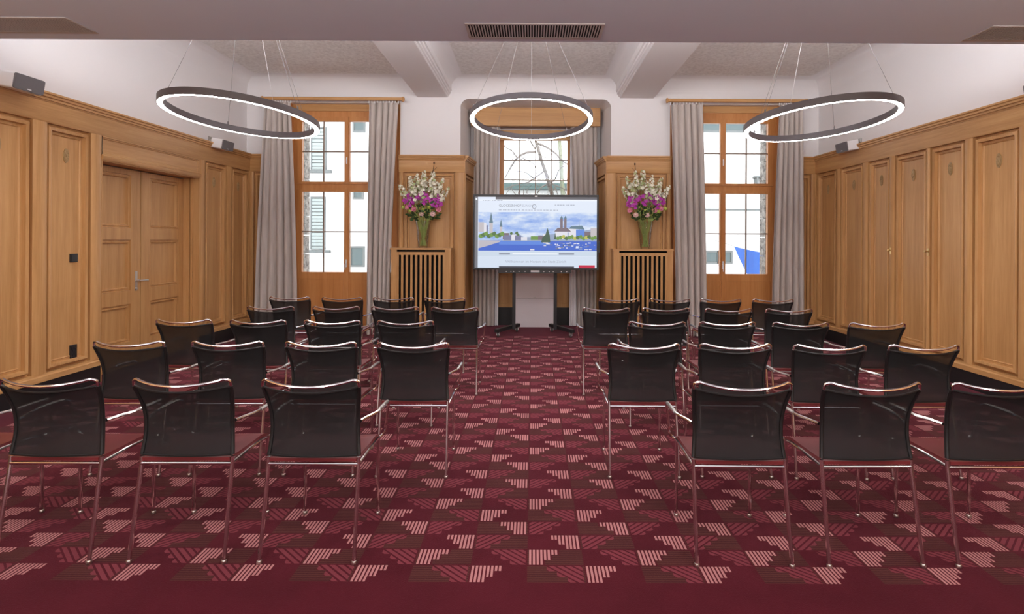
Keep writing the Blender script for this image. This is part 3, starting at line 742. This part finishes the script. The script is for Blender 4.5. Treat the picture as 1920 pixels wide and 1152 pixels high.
b = MB(); b.box(-.56,.53,-.005,.05,-TH-.05,-TH); tr = b.build('connector_bar', M['blackmetal'], tv)
MB().box(-.075,.055,-.008,-.004,-TH-.036,-TH-.008).build('name_plate', M['greypl'], tr)
b = MB()
for x in (-.44,-.37,-.33,-.25,-.16,.12,.2,.26,.38,.46): b.lathe([(.008,-.009),(.008,-.004)], (x,0,-TH-.025), 8, 'Y')
tag(b.build('ports', M['steel'], tr), kind='stuff')
MB().box(TW, TW+.02, .01, .04, -.30, -.12).build('side_buttons', M['blackmetal'], tv)
MB().box(-.02,.02,-.015,-.012,TH-.03,TH-.015).build('sensor', M['steel'], tv)
# picture area: local x from -TW+.02 to TW-.028, z from -TH+.03 to TH-.035
SX0, SX1, SZ0, SZ1 = -TW+.02, TW-.028, -TH+.03, TH-.035
SW, SH = SX1-SX0, SZ1-SZ0
sc_m = {k: emit('screen_'+k, srgb(*c)) for k, c in dict(page=(226,235,250), grey=(120,122,130), topbar=(92,90,96), mid=(206,220,236), mid2=(216,228,244), white=(240,246,254), btn=(150,158,176), red=(196,42,72),
        water=(64,104,206), water2=(92,136,222), tree=(110,150,70), tree2=(78,112,66), dtree=(66,92,74), roof=(120,106,118), stone=(196,190,196), facade=(226,226,236), spire=(92,122,140), far=(150,166,196), shade=(120,124,160), yellow=(190,190,90), taskbar=(60,64,76), quay=(190,186,196)).items()}
def sky_emit():
    m = emit('screen_sky', (0.3,.5,.9,1)); nt = m.node_tree; b = nt.nodes['Principled BSDF']
    n = noise_node(nt, 2.2, (1.2,1,4), 5, .6); r = ramp(nt, n.outputs[0], [(.36, srgb(132,166,232)), (.5, srgb(182,204,242)), (.62, srgb(222,232,248))])
    nt.links.new(r.outputs[0], b.inputs['Emission Color']); return m
sc_m['sky'] = sky_emit()
def pt(u, v): return (SX0+u*SW, SZ0+v*SH)       # u,v in 0..1 on the picture, v up
lay = [0]
def poly(mats_key, pts, name='shape', par=None):
    lay[0] += 1; y = -.0005*lay[0]*.12-.0008
    b = MB(); b.add([(*[pt(*p)[0]], y, pt(*p)[1]) for p in pts], [tuple(range(len(pts)))]); return (mats_key, b)
def rect(k, u0, u1, v0, v1): return poly(k, [(u0,v0),(u1,v0),(u1,v1),(u0,v1)])
def blob(k, u, v, r, n=9, sq=1.0):
    return poly(k, [(u+r*math.cos(2*PI*i/n)*(1+.15*((i*7) % 3-1)), v+r*sq*1.75*math.sin(2*PI*i/n)*(1+.12*((i*5) % 3-1))) for i in range(n)])
sh = []
sh.append(rect('page',0,1,0,1)); sh.append(rect('grey',0,.026,0,1)); sh.append(rect('topbar',.17,1,.965,1)); sh.append(rect('white',.03,1,.945,.962)); sh.append(rect('white',.006,.02,.955,.985))
sh.append(rect('sky',.03,1,.24,.785))
P0, P1 = .24, .785
hv = lambda q: P0+(P1-P0)*q
sh.append(rect('water',.03,1,hv(0),hv(.27))); sh.append(rect('water2',.2,.62,hv(.16),hv(.27)))
sh.append(poly('far',[(.22,hv(.25)),(.3,hv(.46)),(.36,hv(.44)),(.4,hv(.36)),(.52,hv(.36)),(.6,hv(.42)),(.7,hv(.46)),(.86,hv(.5)),(1,hv(.6)),(1,hv(.25))]))
for (u0,u1,q0,q1,k) in ((.03,.075,.48,.74,'stone'),(.075,.095,.48,.72,'facade'),(.096,.108,.48,.66,'shade'),(.12,.148,.46,.72,'stone'),(.205,.225,.42,.64,'stone'),(.23,.28,.3,.46,'roof'),(.24,.3,.27,.40,'shade'),(.30,.34,.27,.42,'facade'),(.33,.38,.27,.40,'shade'),(.38,.43,.27,.36,'facade'),(.46,.52,.28,.38,'tree'),(.52,.58,.28,.40,'roof'),(.56,.6,.2,.44,'facade'),(.66,.76,.3,.52,'facade'),(.70,.722,.5,.84,'roof'),(.733,.752,.5,.84,'roof'),(.77,.83,.36,.58,'facade'),(.83,.90,.38,.56,'water2'),(.9,.95,.34,.5,'roof'),(.95,1,.32,.6,'stone')):
    sh.append(rect(k,u0,u1,hv(q0),hv(q1)))
for (u0,u1,q0,q1) in ((.118,.150,.72,1.0),(.203,.227,.62,.82),(.699,.724,.84,.92),(.731,.754,.84,.92),(.852,.858,.56,.82)):
    sh.append(poly('spire',[(u0,hv(q0)),(u1,hv(q0)),((u0+u1)/2,hv(q1))]))
sh.append(poly('roof',[(.65,hv(.5)),(.79,hv(.5)),(.76,hv(.6)),(.68,hv(.6))])); sh.append(poly('spire',[(.77,hv(.58)),(.9,hv(.56)),(.88,hv(.66)),(.79,hv(.64))]))
for i in range(9): sh.append(blob(('tree','tree2')[i % 2], .05+.022*i, hv(.38+.03*(i % 3)), .018))
for (u,q,r) in ((.30,.45,.012),(.345,.46,.013),(.355,.42,.01)): sh.append(blob('tree2',u,hv(q),r))
sh.append(poly('dtree',[(.545,hv(.22)),(.62,hv(.22)),(.615,hv(.4)),(.597,hv(.6)),(.58,hv(.42)),(.555,hv(.36))])); sh.append(poly('dtree',[(.65,hv(.3)),(.668,hv(.3)),(.66,hv(.48))]))
for i in range(14): sh.append(blob(('tree','tree2','yellow','tree')[(i*3) % 4], .68+.0235*i, hv(.33+.02*(i % 3)), .016))
sh.append(poly('quay',[(.03,hv(.06)),(.08,hv(.1)),(.2,hv(.22)),(.22,hv(.26)),(.03,hv(.27))]))
rb = random.Random(3)
for i in range(46): 
    u = rb.uniform(.56,.99); q = rb.uniform(.02,.2)+.03*(u < .65); w = rb.uniform(.008,.03); sh.append(rect(rb.choice(['facade','white','facade','shade','far','dtree']),u,min(1,u+w),hv(q),hv(q)+.012))
sh.append(rect('facade',.455,.49,hv(.015),hv(.05)))
sh.append(rect('mid',.026,1,.165,.235)); sh.append(rect('mid2',.026,1,0,.16)); sh.append(rect('btn',.2,.29,.185,.21)); sh.append(rect('btn',.69,.815,.185,.212)); sh.append(rect('white',.31,.68,.188,.206)); sh.append(rect('taskbar',.2,.815,0,.022)); sh.append(rect('red',.853,.985,0,.04))
allb = MB(); keys = sorted({k for k, _ in sh})
for k, b in sh: allb.cur = keys.index(k); allb.add(b.v, b.f)
scr = allb.build('screen_picture', [sc_m[k] for k in keys], tv, recalc=False)
ink = emit('screen_ink', srgb(110,114,130)); ink2 = emit('screen_ink_pale', srgb(168,176,196))
def write(body, u, v, size, m, align='LEFT'):
    o = put('lettering', text_mesh(body, size, m, align), scr); x, z = pt(u, v); o.location = (x, -.012, z); o.rotation_euler = (PI/2, 0, 0); return tag(o, kind='stuff')
write('GLOCKENHOF', .197, .862, .050, ink); write('ZÜRICH', .385, .864, .044, ink2)
def dashes(u0, u1, v, h, seed):      # lines of print too small to read
    r = random.Random(seed); b = MB(); u = u0
    while u < u1:
        w = min(r.uniform(.006,.022), u1-u); p, q = pt(u, v), pt(u+w, v+h); b.add([(p[0],-.012,p[1]),(q[0],-.012,p[1]),(q[0],-.012,q[1]),(p[0],-.012,q[1])], [(0,1,2,3)]); u += w+r.uniform(.003,.012)
    tag(b.build('fine_print', ink2, scr, recalc=False), kind='stuff')
dashes(.655, .825, .882, .012, 1); dashes(.197, .69, .81, .010, 2); dashes(.065, .23, .944, .008, 3)
write('Willkommen im Herzen der Stadt Zürich', .502, .072, .054, ink2, 'CENTER')
b = MB(); c = Vector((*pt(.487,.868),))     # small round crest beside the name
b.tube([(c[0]+.026*math.cos(2*PI*i/20), -.012, c[1]+.028*math.sin(2*PI*i/20)-(.006 if 10 < i < 20 else 0)) for i in range(20)], .0035, 5, closed=True); b.box(c[0]-.008, c[0]-.004, -.013, -.012, c[1]-.012, c[1]+.014)
b.build('emblem', ink, scr)

# white panel unit in the niche below the window
t = empty('white_panel', (.045, 9.02, 0), 0, 'low white laminate panel unit standing in the niche below the screen', 'panel')
MB().box(-.35,.35,0,.05,.0,.47).build('lower_board', M['whitelam'], t); MB().box(-.35,.35,0,.05,.475,.93).build('upper_board', M['whitelam'], t)
MB().box(-.02,.02,-.006,0,.49,.50).build('pull_tab', M['steel'], t)

# ------------------------------------------------------------------ chairs
def back_pt(u, v):      # backrest surface: u -1..1 across, v 0..1 up
    w = .205 - .010*math.sin(PI*min(1, v/.9)) + .010*v**3
    y = -.145 + .028*math.sin(PI*v*.8) - .055*v**2.2 - (1-u*u)*(.022+.030*v)
    z = .453 + v*.322 - (1-u*u)*.018*v**4
    return Vector((u*w, y, z))
CH = {}
b = MB(); nu, nv = 20, 14
b.add([back_pt(-1+2*i/nu, j/nv) for j in range(nv+1) for i in range(nu+1)], [(j*(nu+1)+i, j*(nu+1)+i+1, (j+1)*(nu+1)+i+1, (j+1)*(nu+1)+i) for j in range(nv) for i in range(nu)])
CH['back_mesh'] = b.mesh('back_mesh', M['mesh'], 180, recalc=False)
for s in (-1, 1):
    CH['side_sleeve%d' % s] = MB().tube([back_pt(s, j/16) for j in range(17)], .0095, 8).mesh('side_sleeve', M['black'])
    CH['rear_leg%d' % s] = MB().tube([(s*.209,-.22,.008),(s*.2045,-.150,.40),(s*.205,-.145,.445)], .0092, 10).mesh('rear_leg', M['chrome'])
    CH['front_leg%d' % s] = MB().tube([(s*.190,.222,.008),(s*.190,.222,.405)], .0085, 10).mesh('front_leg', M['chrome'])
    CH['rear_glide%d' % s] = MB().lathe([(.011,0),(.012,.004),(.012,.012),(.010,.016)], (s*.209,-.2205,0), 12).mesh('foot_glide', M['steel'])
    CH['front_glide%d' % s] = MB().lathe([(.011,0),(.012,.004),(.012,.012),(.010,.016)], (s*.190,.222,0), 12).mesh('foot_glide', M['steel'])
    arm = bez([(s*.204,-.118,.600),(s*.214,-.075,.600),(s*.240,.0,.601),(s*.247,.06,.602),(s*.248,.12,.603),(s*.247,.185,.600),(s*.243,.216,.580),(s*.238,.222,.54),(s*.228,.226,.47),(s*.222,.238,.425),(s*.205,.244,.408),(s*.192,.225,.402)], 5)
    CH['armrest%d' % s] = MB().tube(arm, .0075, 8).mesh('armrest', M['chrome'])
    CH['arm_pad%d' % s] = MB().tube([(s*.2455,.035,.6025),(s*.248,.08,.603),(s*.248,.13,.603),(s*.247,.185,.6005)], [.0092,.0098,.0098,.0092], 10).mesh('arm_pad', M['armpad'] if 'armpad' in M else M['steel'])
top = [back_pt(-1,1)] + [Vector((-.2135,-.188,.798))]
for i in range(1, 24):
    u = -1+2*i/24; top.append(Vector((u*.210, -.192-.052*(1-u*u), .812-.026*(1-abs(u)**2.2))))
top += [Vector((.2135,-.188,.798)), back_pt(1,1)]
CH['top_rail'] = MB().tube(bez(top, 2), .0068, 8).mesh('top_rail', M['chrome'])
CH['top_hem'] = MB().tube([back_pt(-1+2*i/16, 1) for i in range(17)], .0052, 6).mesh('top_hem', M['black'])
CH['bottom_hem'] = MB().tube([back_pt(-1+2*i/16, 0) for i in range(17)], .0052, 6).mesh('bottom_hem', M['black'])
b = MB(); b.tube([(-.204,-.150,.414),(.204,-.150,.414)], .0078, 10)
for s in (-1, 1): b.tube([(s*.205,-.150,.416),(s*.208,.0,.424),(s*.206,.12,.420),(s*.194,.222,.404)], .0075, 8)
b.tube([(-.190,.20,.400),(.190,.20,.400)], .0075, 8)
CH['seat_frame'] = b.mesh('seat_frame', M['chrome'])
b = MB(); prof = []      # cushioned seat with a waterfall front
ny, nx = 16, 14; vs = []; fs = []
def seat_z(x, y):
    fx = abs(x)/.202; fy = (y+.155)/.385
    return .442 - .010*math.sin(PI*min(1,max(0,fy)))*(1-fx*fx) - .030*max(0, (fy-.72)/.28)**2
for layer in (0, 1):
    for j in range(ny+1):
        y = -.155+.385*j/ny
        for i in range(nx+1):
            x = (-1+2*i/nx)*(.196+.006*math.sin(PI*j/ny)); z = seat_z(x, y)
            vs.append((x, y, z - layer*.015))
q = (ny+1)*(nx+1); I = lambda l, j, i: l*q+j*(nx+1)+i
for j in range(ny):
    for i in range(nx): fs.append((I(0,j,i),I(0,j,i+1),I(0,j+1,i+1),I(0,j+1,i))); fs.append((I(1,j,i),I(1,j+1,i),I(1,j+1,i+1),I(1,j,i+1)))
for j in range(ny): fs.append((I(0,j,0),I(0,j+1,0),I(1,j+1,0),I(1,j,0))); fs.append((I(0,j,nx),I(1,j,nx),I(1,j+1,nx),I(0,j+1,nx)))
for i in range(nx): fs.append((I(0,0,i),I(1,0,i),I(1,0,i+1),I(0,0,i+1))); fs.append((I(0,ny,i),I(0,ny,i+1),I(1,ny,i+1),I(1,ny,i)))
b.add(vs, fs); CH['seat'] = b.mesh('seat', M['seat'], 50)
def chair(x, y, rz, label, group):
    t = empty('mesh_armchair', (x, y, 0), rz, label, 'chair', group)
    back = put('backrest', CH['back_mesh'], t)
    for k in ('side_sleeve-1', 'side_sleeve1', 'top_hem', 'bottom_hem'): put(CH[k].name.split('.')[0], CH[k], back)
    put('top_rail', CH['top_rail'], t); put('seat', CH['seat'], t); put('seat_frame', CH['seat_frame'], t)
    for s in (-1, 1):
        l = put('leg', CH['rear_leg%d' % s], t); put('foot_glide', CH['rear_glide%d' % s], l)
        l = put('leg', CH['front_leg%d' % s], t); put('foot_glide', CH['front_glide%d' % s], l)
        a = put('armrest', CH['armrest%d' % s], t); put('arm_pad', CH['arm_pad%d' % s], a)
    return t
ORD = ['first', 'second', 'third', 'fourth']
ROWS = [   # row name, y, x on the door side (aisle outwards), x on the cupboard side
    ('front row nearest the screen', 6.11, [-.943,-1.496,-2.048,-2.618], [.944,1.484,2.042,2.606]),
    ('second row from the screen', 5.29, [-.714,-1.279,-1.824,-2.424], [.694,1.249,1.824,2.384]),
    ('third row from the screen', 4.43, [-.977,-1.541,-2.11,-2.695], [.972,1.512,2.081,2.67]),
    ('fourth row from the screen', 3.53, [-.72,-1.285,-1.86,-2.451], [.685,1.246,1.811,2.389]),
    ('last row farthest from the screen', 2.643, [-.989,-1.567,-2.155,-2.745], [.944,1.52,2.094])]
rc = random.Random(21)
for (rn, y, lx, rx) in ROWS:
    for side, xs in (('door', lx), ('cupboard', rx)):
        for i, x in enumerate(xs):
            chair(x, y+rc.uniform(-.012,.012), rc.uniform(-.02,.02), 'black mesh chair, %s, %s side, %s from the aisle' % (rn, side, ORD[i]), 'black mesh chairs in rows')

# ------------------------------------------------------------------ ring pendants
def ring(c, a, bb, label):
    """c: centre of the lit underside, a/bb: rise of the ring plane per metre along x and y"""
    t = empty('ring_pendant', c, 0, label, 'pendant lamp', 'LED ring pendants'); n = 96; R0, R1, h = .553, .598, .055
    pos = lambda r, k, dz: (r*math.cos(2*PI*k/n), r*math.sin(2*PI*k/n), (a*math.cos(2*PI*k/n)+bb*math.sin(2*PI*k/n))*.575+dz)
    def band(prof, closed=True):
        b = MB(); m = len(prof); vs = [pos(r, k, z) for k in range(n) for (r, z) in prof]; fs = []
        for k in range(n):
            for i in range(m if closed else m-1): fs.append((k*m+i, k*m+(i+1) % m, ((k+1) % n)*m+(i+1) % m, ((k+1) % n)*m+i))
        b.add(vs, fs); return b
    band([(R0,0),(R0,h),(R1,h),(R1,0),(R1-.004,0),(R1-.004,.004),(R0+.004,.004),(R0+.004,0)]).build('ring_body', M['ringpaint'], t, 50)
    band([(R0+.004,.004),(R0+.004,.001),(R1-.004,.001),(R1-.004,.004)]).build('led_diffuser', M['led'], t, 50)
    top = ZC-c[2]-.012
    MB().lathe([(.07,top),(.07,top-.03),(.02,top-.035)], (0,0,0), 20).build('canopy', M['whitepl'], t)
    for ang in (200, 340, 130, 50):
        k = ang/360*n; p = Vector(pos((R0+R1)/2, k, h)); q = Vector((.04*math.cos(math.radians(ang)), .04*math.sin(math.radians(ang)), top-.03))
        w = MB(); w.tube([p, q], .0016, 5); w.lathe([(.006,0),(.006,.025),(.002,.035)], p, 8); w.build('suspension_wire', M['wire'], t)
    k = 90/360*n; p = Vector(pos((R0+R1)/2, k, h)); MB().tube([p, p+Vector((0,-.06,.3)), Vector((0,.05,top-.03))], .0014, 5).build('power_cord', M['greypl'], t)
ring((-2.414, 4.572, 2.429), -.074, -.082, 'glowing grey LED ring pendant hanging near the door wall')
ring((-.015, 5.351, 2.591), -.007, -.126, 'glowing grey LED ring pendant hanging before the big screen')
ring((2.417, 4.632, 2.432), .061, -.086, 'glowing grey LED ring pendant hanging near the cupboard wall')

# ------------------------------------------------------------------ loudspeakers on the cornice
def speaker(sx, y, label):
    t = empty('wall_loudspeaker', (sx*4.19, y, 2.70), 0, label, 'loudspeaker', 'loudspeakers on the panelling')
    t.rotation_euler = (0, 0, PI if sx > 0 else 0)
    tilt = Matrix.Rotation(.16, 4, 'Y')
    b = MB(); n = 6
    def rr(w, h, r): 
        out = []
        for (cx, cz, a0) in ((w-r,h-r,0),(-w+r,h-r,90),(-w+r,-h+r,180),(w-r,-h+r,270)):
            for i in range(n+1): a = math.radians(a0+90*i/n); out.append((cx+r*math.cos(a), cz+r*math.sin(a)))
        return out
    b.extrude(rr(.134,.064,.016), (-.08,0,0), (0,1,0), (0,0,1), (1,0,0), .145)
    b.v = [tuple(tilt @ Vector(p)) for p in b.v]; b.build('speaker_body', M['whitepl'], t)
    b = MB(); b.extrude(rr(.131,.061,.014), (.065,0,0), (0,1,0), (0,0,1), (1,0,0), .015); b.v = [tuple(tilt @ Vector(p)) for p in b.v]; b.build('speaker_grille', M['grille'], t)
    b = MB(); b.box(.0800,.0812,-.018,.018,-.048,-.040); b.v = [tuple(tilt @ Vector(p)) for p in b.v]; b.build('badge', M['whitepl'], t)
    b = MB(); b.box(-.18,-.165,-.03,.03,.02,.11); b.tube([(-.17,0,.065),(-.12,0,.06),(-.07,0,.02)], .01, 8); b.build('wall_bracket', M['steel'], t)
    b = MB(); b.tube(bez([(-.08,-.08*sx,.0),(-.12,-.10*sx,.06),(-.15,-.12*sx,.09),(-.165,-.13*sx,.03),(-.165,-.13*sx,.017)], 5), .004, 6); b.build('speaker_cable', M['black'], t)
speaker(-1, 4.487, 'small grey and white loudspeaker above the panelling beside the door, nearer the seats')
speaker(-1, 7.415, 'small grey and white loudspeaker above the door wall panelling near the window corner')
speaker(1, 7.315, 'small grey and white loudspeaker above the cupboard panelling near the window corner')
speaker(1, 4.465, 'small grey and white loudspeaker above the cupboard panelling, away from the windows')

# ------------------------------------------------------------------ switch and socket on the panel by the door
def plate(z, hw, hh, name, label, cat, rows):
    t = empty(name, (-XW-.041, 5.19, z), 0, label, cat)
    b = MB(); b.loft_panel((.012,-hw,-hh), (0,1,0), (0,0,1), (1,0,0), 2*hw, 2*hh, [(0,-.012),(0,-.003),(.003,0)]); b.build('cover_plate', M['black'], t)
    for i in range(rows):
        zz = -hh+.008+(2*hh-.016)*i/rows; h = (2*hh-.016)/rows-.004
        if rows == 1: MB().box(.012,.016,-hw+.01,hw-.01,zz,zz+h).build('rocker', M['blackmetal'], t)
        else: MB().lathe([(.02,0),(.02,.003),(.015,.003),(.015,.0005),(1e-6,.0005)], (.012,0,zz+h/2), 14, 'X').build('socket_insert', M['blackmetal'], t)
plate(1.244, .042, .040, 'light_switch', 'square black light switch on the oak panel beside the door', 'switch', 1)
plate(.351, .038, .072, 'wall_socket', 'tall black wall socket low on the oak panel beside the door', 'socket', 2)

# ------------------------------------------------------------------ outside the windows
def at(px, py, Y): return Vector(((px-VPX)*Y/F_PX, Y, EYE+(VPY-py)*Y/F_PX))
M['facade'] = plaster('white_facade', srgb(222,223,222), 8, .03)
M['shutter'] = mat('pale_grey_shutter', srgb(142,152,150), .7)
M['darkglass'] = mat('dark_window_glass', srgb(66,84,86), .3)
M['sill'] = mat('grey_stone_sill', srgb(98,104,104), .8)
M['copper'] = mat('weathered_copper', srgb(76,100,98), .6)
tag(MB().box(-40, 40, 9.7, 60, -4.2, -4.0).build('street_ground', mat('asphalt', srgb(150,150,150), .9)), 'grey street below the windows', kind='structure')
def house(x0, x1, y, wins, label, top=10.0, eave=None):
    t = empty('house', ((x0+x1)/2, y, -4), 0, label, 'building'); o = Vector(t.location)
    MB().box(x0-o.x, x1-o.x, 0, 6, 0, top+4).build('facade_wall', M['facade'], t)
    for (a, c, z0, z1, kind) in wins:
        a -= o.x; c -= o.x; z0 += 4; z1 += 4
        if kind == 'shutter':
            w = MB(); w.box(a-.03,a,-.05,0,z0,z1); w.box(c,c+.03,-.05,0,z0,z1); w.box(a-.03,c+.03,-.05,0,z1,z1+.04); f = w.build('shutter_frame', M['sill'], t)
            n = max(4, int((z1-z0)/.09)); me = MB().box(a,c,-.035,-.01,0,(z1-z0)/n*.8).mesh('slat', M['shutter'])
            for i in range(n): q = put('slat', me, f); q.location = (0,0,z0+(z1-z0)*i/n)
            MB().box(a,c,-.012,-.002,z0,z1).build('shutter_back', M['sill'], f)
            MB().box(a-.1,c+.18,-.14,0,z0-.10,z0-.02).build('window_sill', M['sill'], t)
        else:
            w = MB(); w.box(a-.05,a,-.04,0,z0-.05,z1+.05); w.box(c,c+.05,-.04,0,z0-.05,z1+.05); w.box(a,c,-.04,0,z1,z1+.05); w.box(a,c,-.04,0,z0-.05,z0)
            if c-a > .4: w.box((a+c)/2-.02,(a+c)/2+.02,-.04,0,z0,z1)
            f = w.build('window_surround', M['sill'], t); MB().box(a,c,-.015,-.002,z0,z1).build('pane', M['darkglass'], f)
    if eave: MB().box(x0-o.x,x1-o.x,-.5,0,eave+4,eave+4.25).build('eaves', M['copper'], t)
house(-11, -2.6, 15.0, [(-6.02,-5.68,1.15,2.55,'shutter'),(-6.02,-5.66,3.33,4.45,'shutter'),(-4.93,-4.62,.72,1.19,'win'),(-4.86,-4.66,2.57,2.75,'win'),(-4.87,-4.62,4.40,4.66,'win')], 'white rendered house with grey slatted shutters beyond the window')
house(2.8, 12, 15.0, [(4.77,5.06,.86,1.12,'win'),(5.10,5.42,.86,1.12,'win'),(4.55,5.75,4.45,4.70,'win')], 'plain white house beyond the window with the blue flag')
for z in (2.28,): tag(MB().box(2.8, 12, 14.93, 15.0, z-.02, z+.03).build('ledge', M['sill']), 'thin grey ledge along the plain white house', 'ledge')
t = empty('roof_chimney', (6.15, 14.8, 2.95), 0, 'small grey chimney-like bracket on the plain white house', 'bracket'); b = MB(); b.box(-.1,-.06,0,.2,0,.2); b.box(.06,.1,0,.2,0,.2); b.box(-.14,.14,0,.2,.2,.24); b.build('bracket_frame', M['sill'], t)  # chimney-like shape, modelled as two posts with a cap
house(-1.6, 2.4, 24.0, [(-1.1+.62*i,-.7+.62*i,2.5,3.3,'win') for i in range(5)], 'far pale house with a green roof behind the bare tree', 3.62, 3.62)
# flag
fl = empty('street_flag', at(1400,470,11), 0, 'blue flag hanging outside the tall window', 'flag'); o = Vector(fl.location)
b = MB(); tl, tr, br, bl = at(1376,460,11)-o, at(1432,473,11)-o, at(1450,600,11)-o, at(1420,545,11)-o
vs = []; n = 10
for j in range(n+1):
    for i in range(n+1):
        u, v = i/n, j/n; p = (tl*(1-u)+tr*u)*(1-v)+(bl*(1-u)+br*u)*v; p = p+Vector((0,.06*math.sin(5*u+3*v),0)); vs.append(p)
b.add(vs, [(j*(n+1)+i, j*(n+1)+i+1, (j+1)*(n+1)+i+1, (j+1)*(n+1)+i) for j in range(n) for i in range(n)])
b.build('flag_cloth', mat('blue_flag_cloth', srgb(48,92,168), .8), fl, 80, recalc=False)
MB().tube([at(1340,449,11)-o, at(1376,460,11)-o], .006, 5).build('flag_cord', M['sill'], fl)
MB().tube([at(1436,440,11.02)-o, at(1454,640,11.02)-o], .02, 8).build('flag_pole', M['sill'], fl)
# bare tree in front of the niche window
M['bark'] = plaster('grey_bark', srgb(104,98,92), 30, .4); M['moss'] = plaster('mossy_bark', srgb(128,134,112), 30, .4)
tree = empty('bare_tree', at(1052, 700, 13.2), 0, 'leafless tree with curved grey branches outside the niche window', 'tree'); o = Vector(tree.location)
def branch(pts, r0, r1, Y, m='bark', wob=.25, nm='branch'):
    rb_ = random.Random(int(pts[0][0]*7+pts[0][1])); P = bez([at(x, y, Y+rb_.uniform(-wob,wob))-o for x, y in pts], 6); n = len(P)
    MB().tube(P, [r0+(r1-r0)*i/(n-1) for i in range(n)], 7).build(nm, M[m], tree)
branch([(1052,760),(1056,560),(1058,420),(1053,340),(1050,290),(1046,235)], .075, .04, 13.2, 'moss', .05, 'trunk')
branch([(1056,430),(1040,385),(1028,340),(1014,300),(1003,262),(990,225)], .055, .028, 13.0, nm='branch')
for pts, r0, r1 in (([(1003,285),(985,287),(968,298),(955,318),(946,335)],.034,.016), ([(968,295),(960,284),(946,276),(936,270)],.018,.008), ([(1004,268),(1022,275),(1040,287),(1052,300),(1066,310)],.030,.014),
        ([(1018,322),(1005,332),(990,342),(978,344),(958,350),(940,358)],.022,.008), ([(1000,335),(985,324),(968,322),(950,328)],.016,.006), ([(1030,345),(1040,336),(1048,318),(1060,310)],.02,.01),
        ([(1003,280),(992,262),(980,240)],.02,.008), ([(1010,300),(1012,275),(1016,255)],.014,.006), ([(1022,330),(1036,345),(1052,352),(1070,362)],.02,.008), ([(1028,345),(1014,352),(1004,368),(990,390)],.02,.008),
        ([(946,276),(940,262),(950,248)],.012,.005), ([(958,350),(950,362),(944,374)],.01,.004), ([(1040,350),(1046,366),(1056,380)],.014,.005), ([(985,300),(1000,308),(1006,330)],.012,.006)):
    branch(pts, r0, r1, 12.9)

rt = random.Random(5)
for k in range(26):      # fine twigs
    x, y = rt.uniform(945,1070), rt.uniform(285,370); a = rt.uniform(-2.6,-.5); L = rt.uniform(12,34)
    branch([(x,y),(x+L*.5*math.cos(a),y+L*.5*math.sin(a)),(x+L*math.cos(a+.4),y+L*math.sin(a+.4))], .010, .004, 12.95, nm='twig')
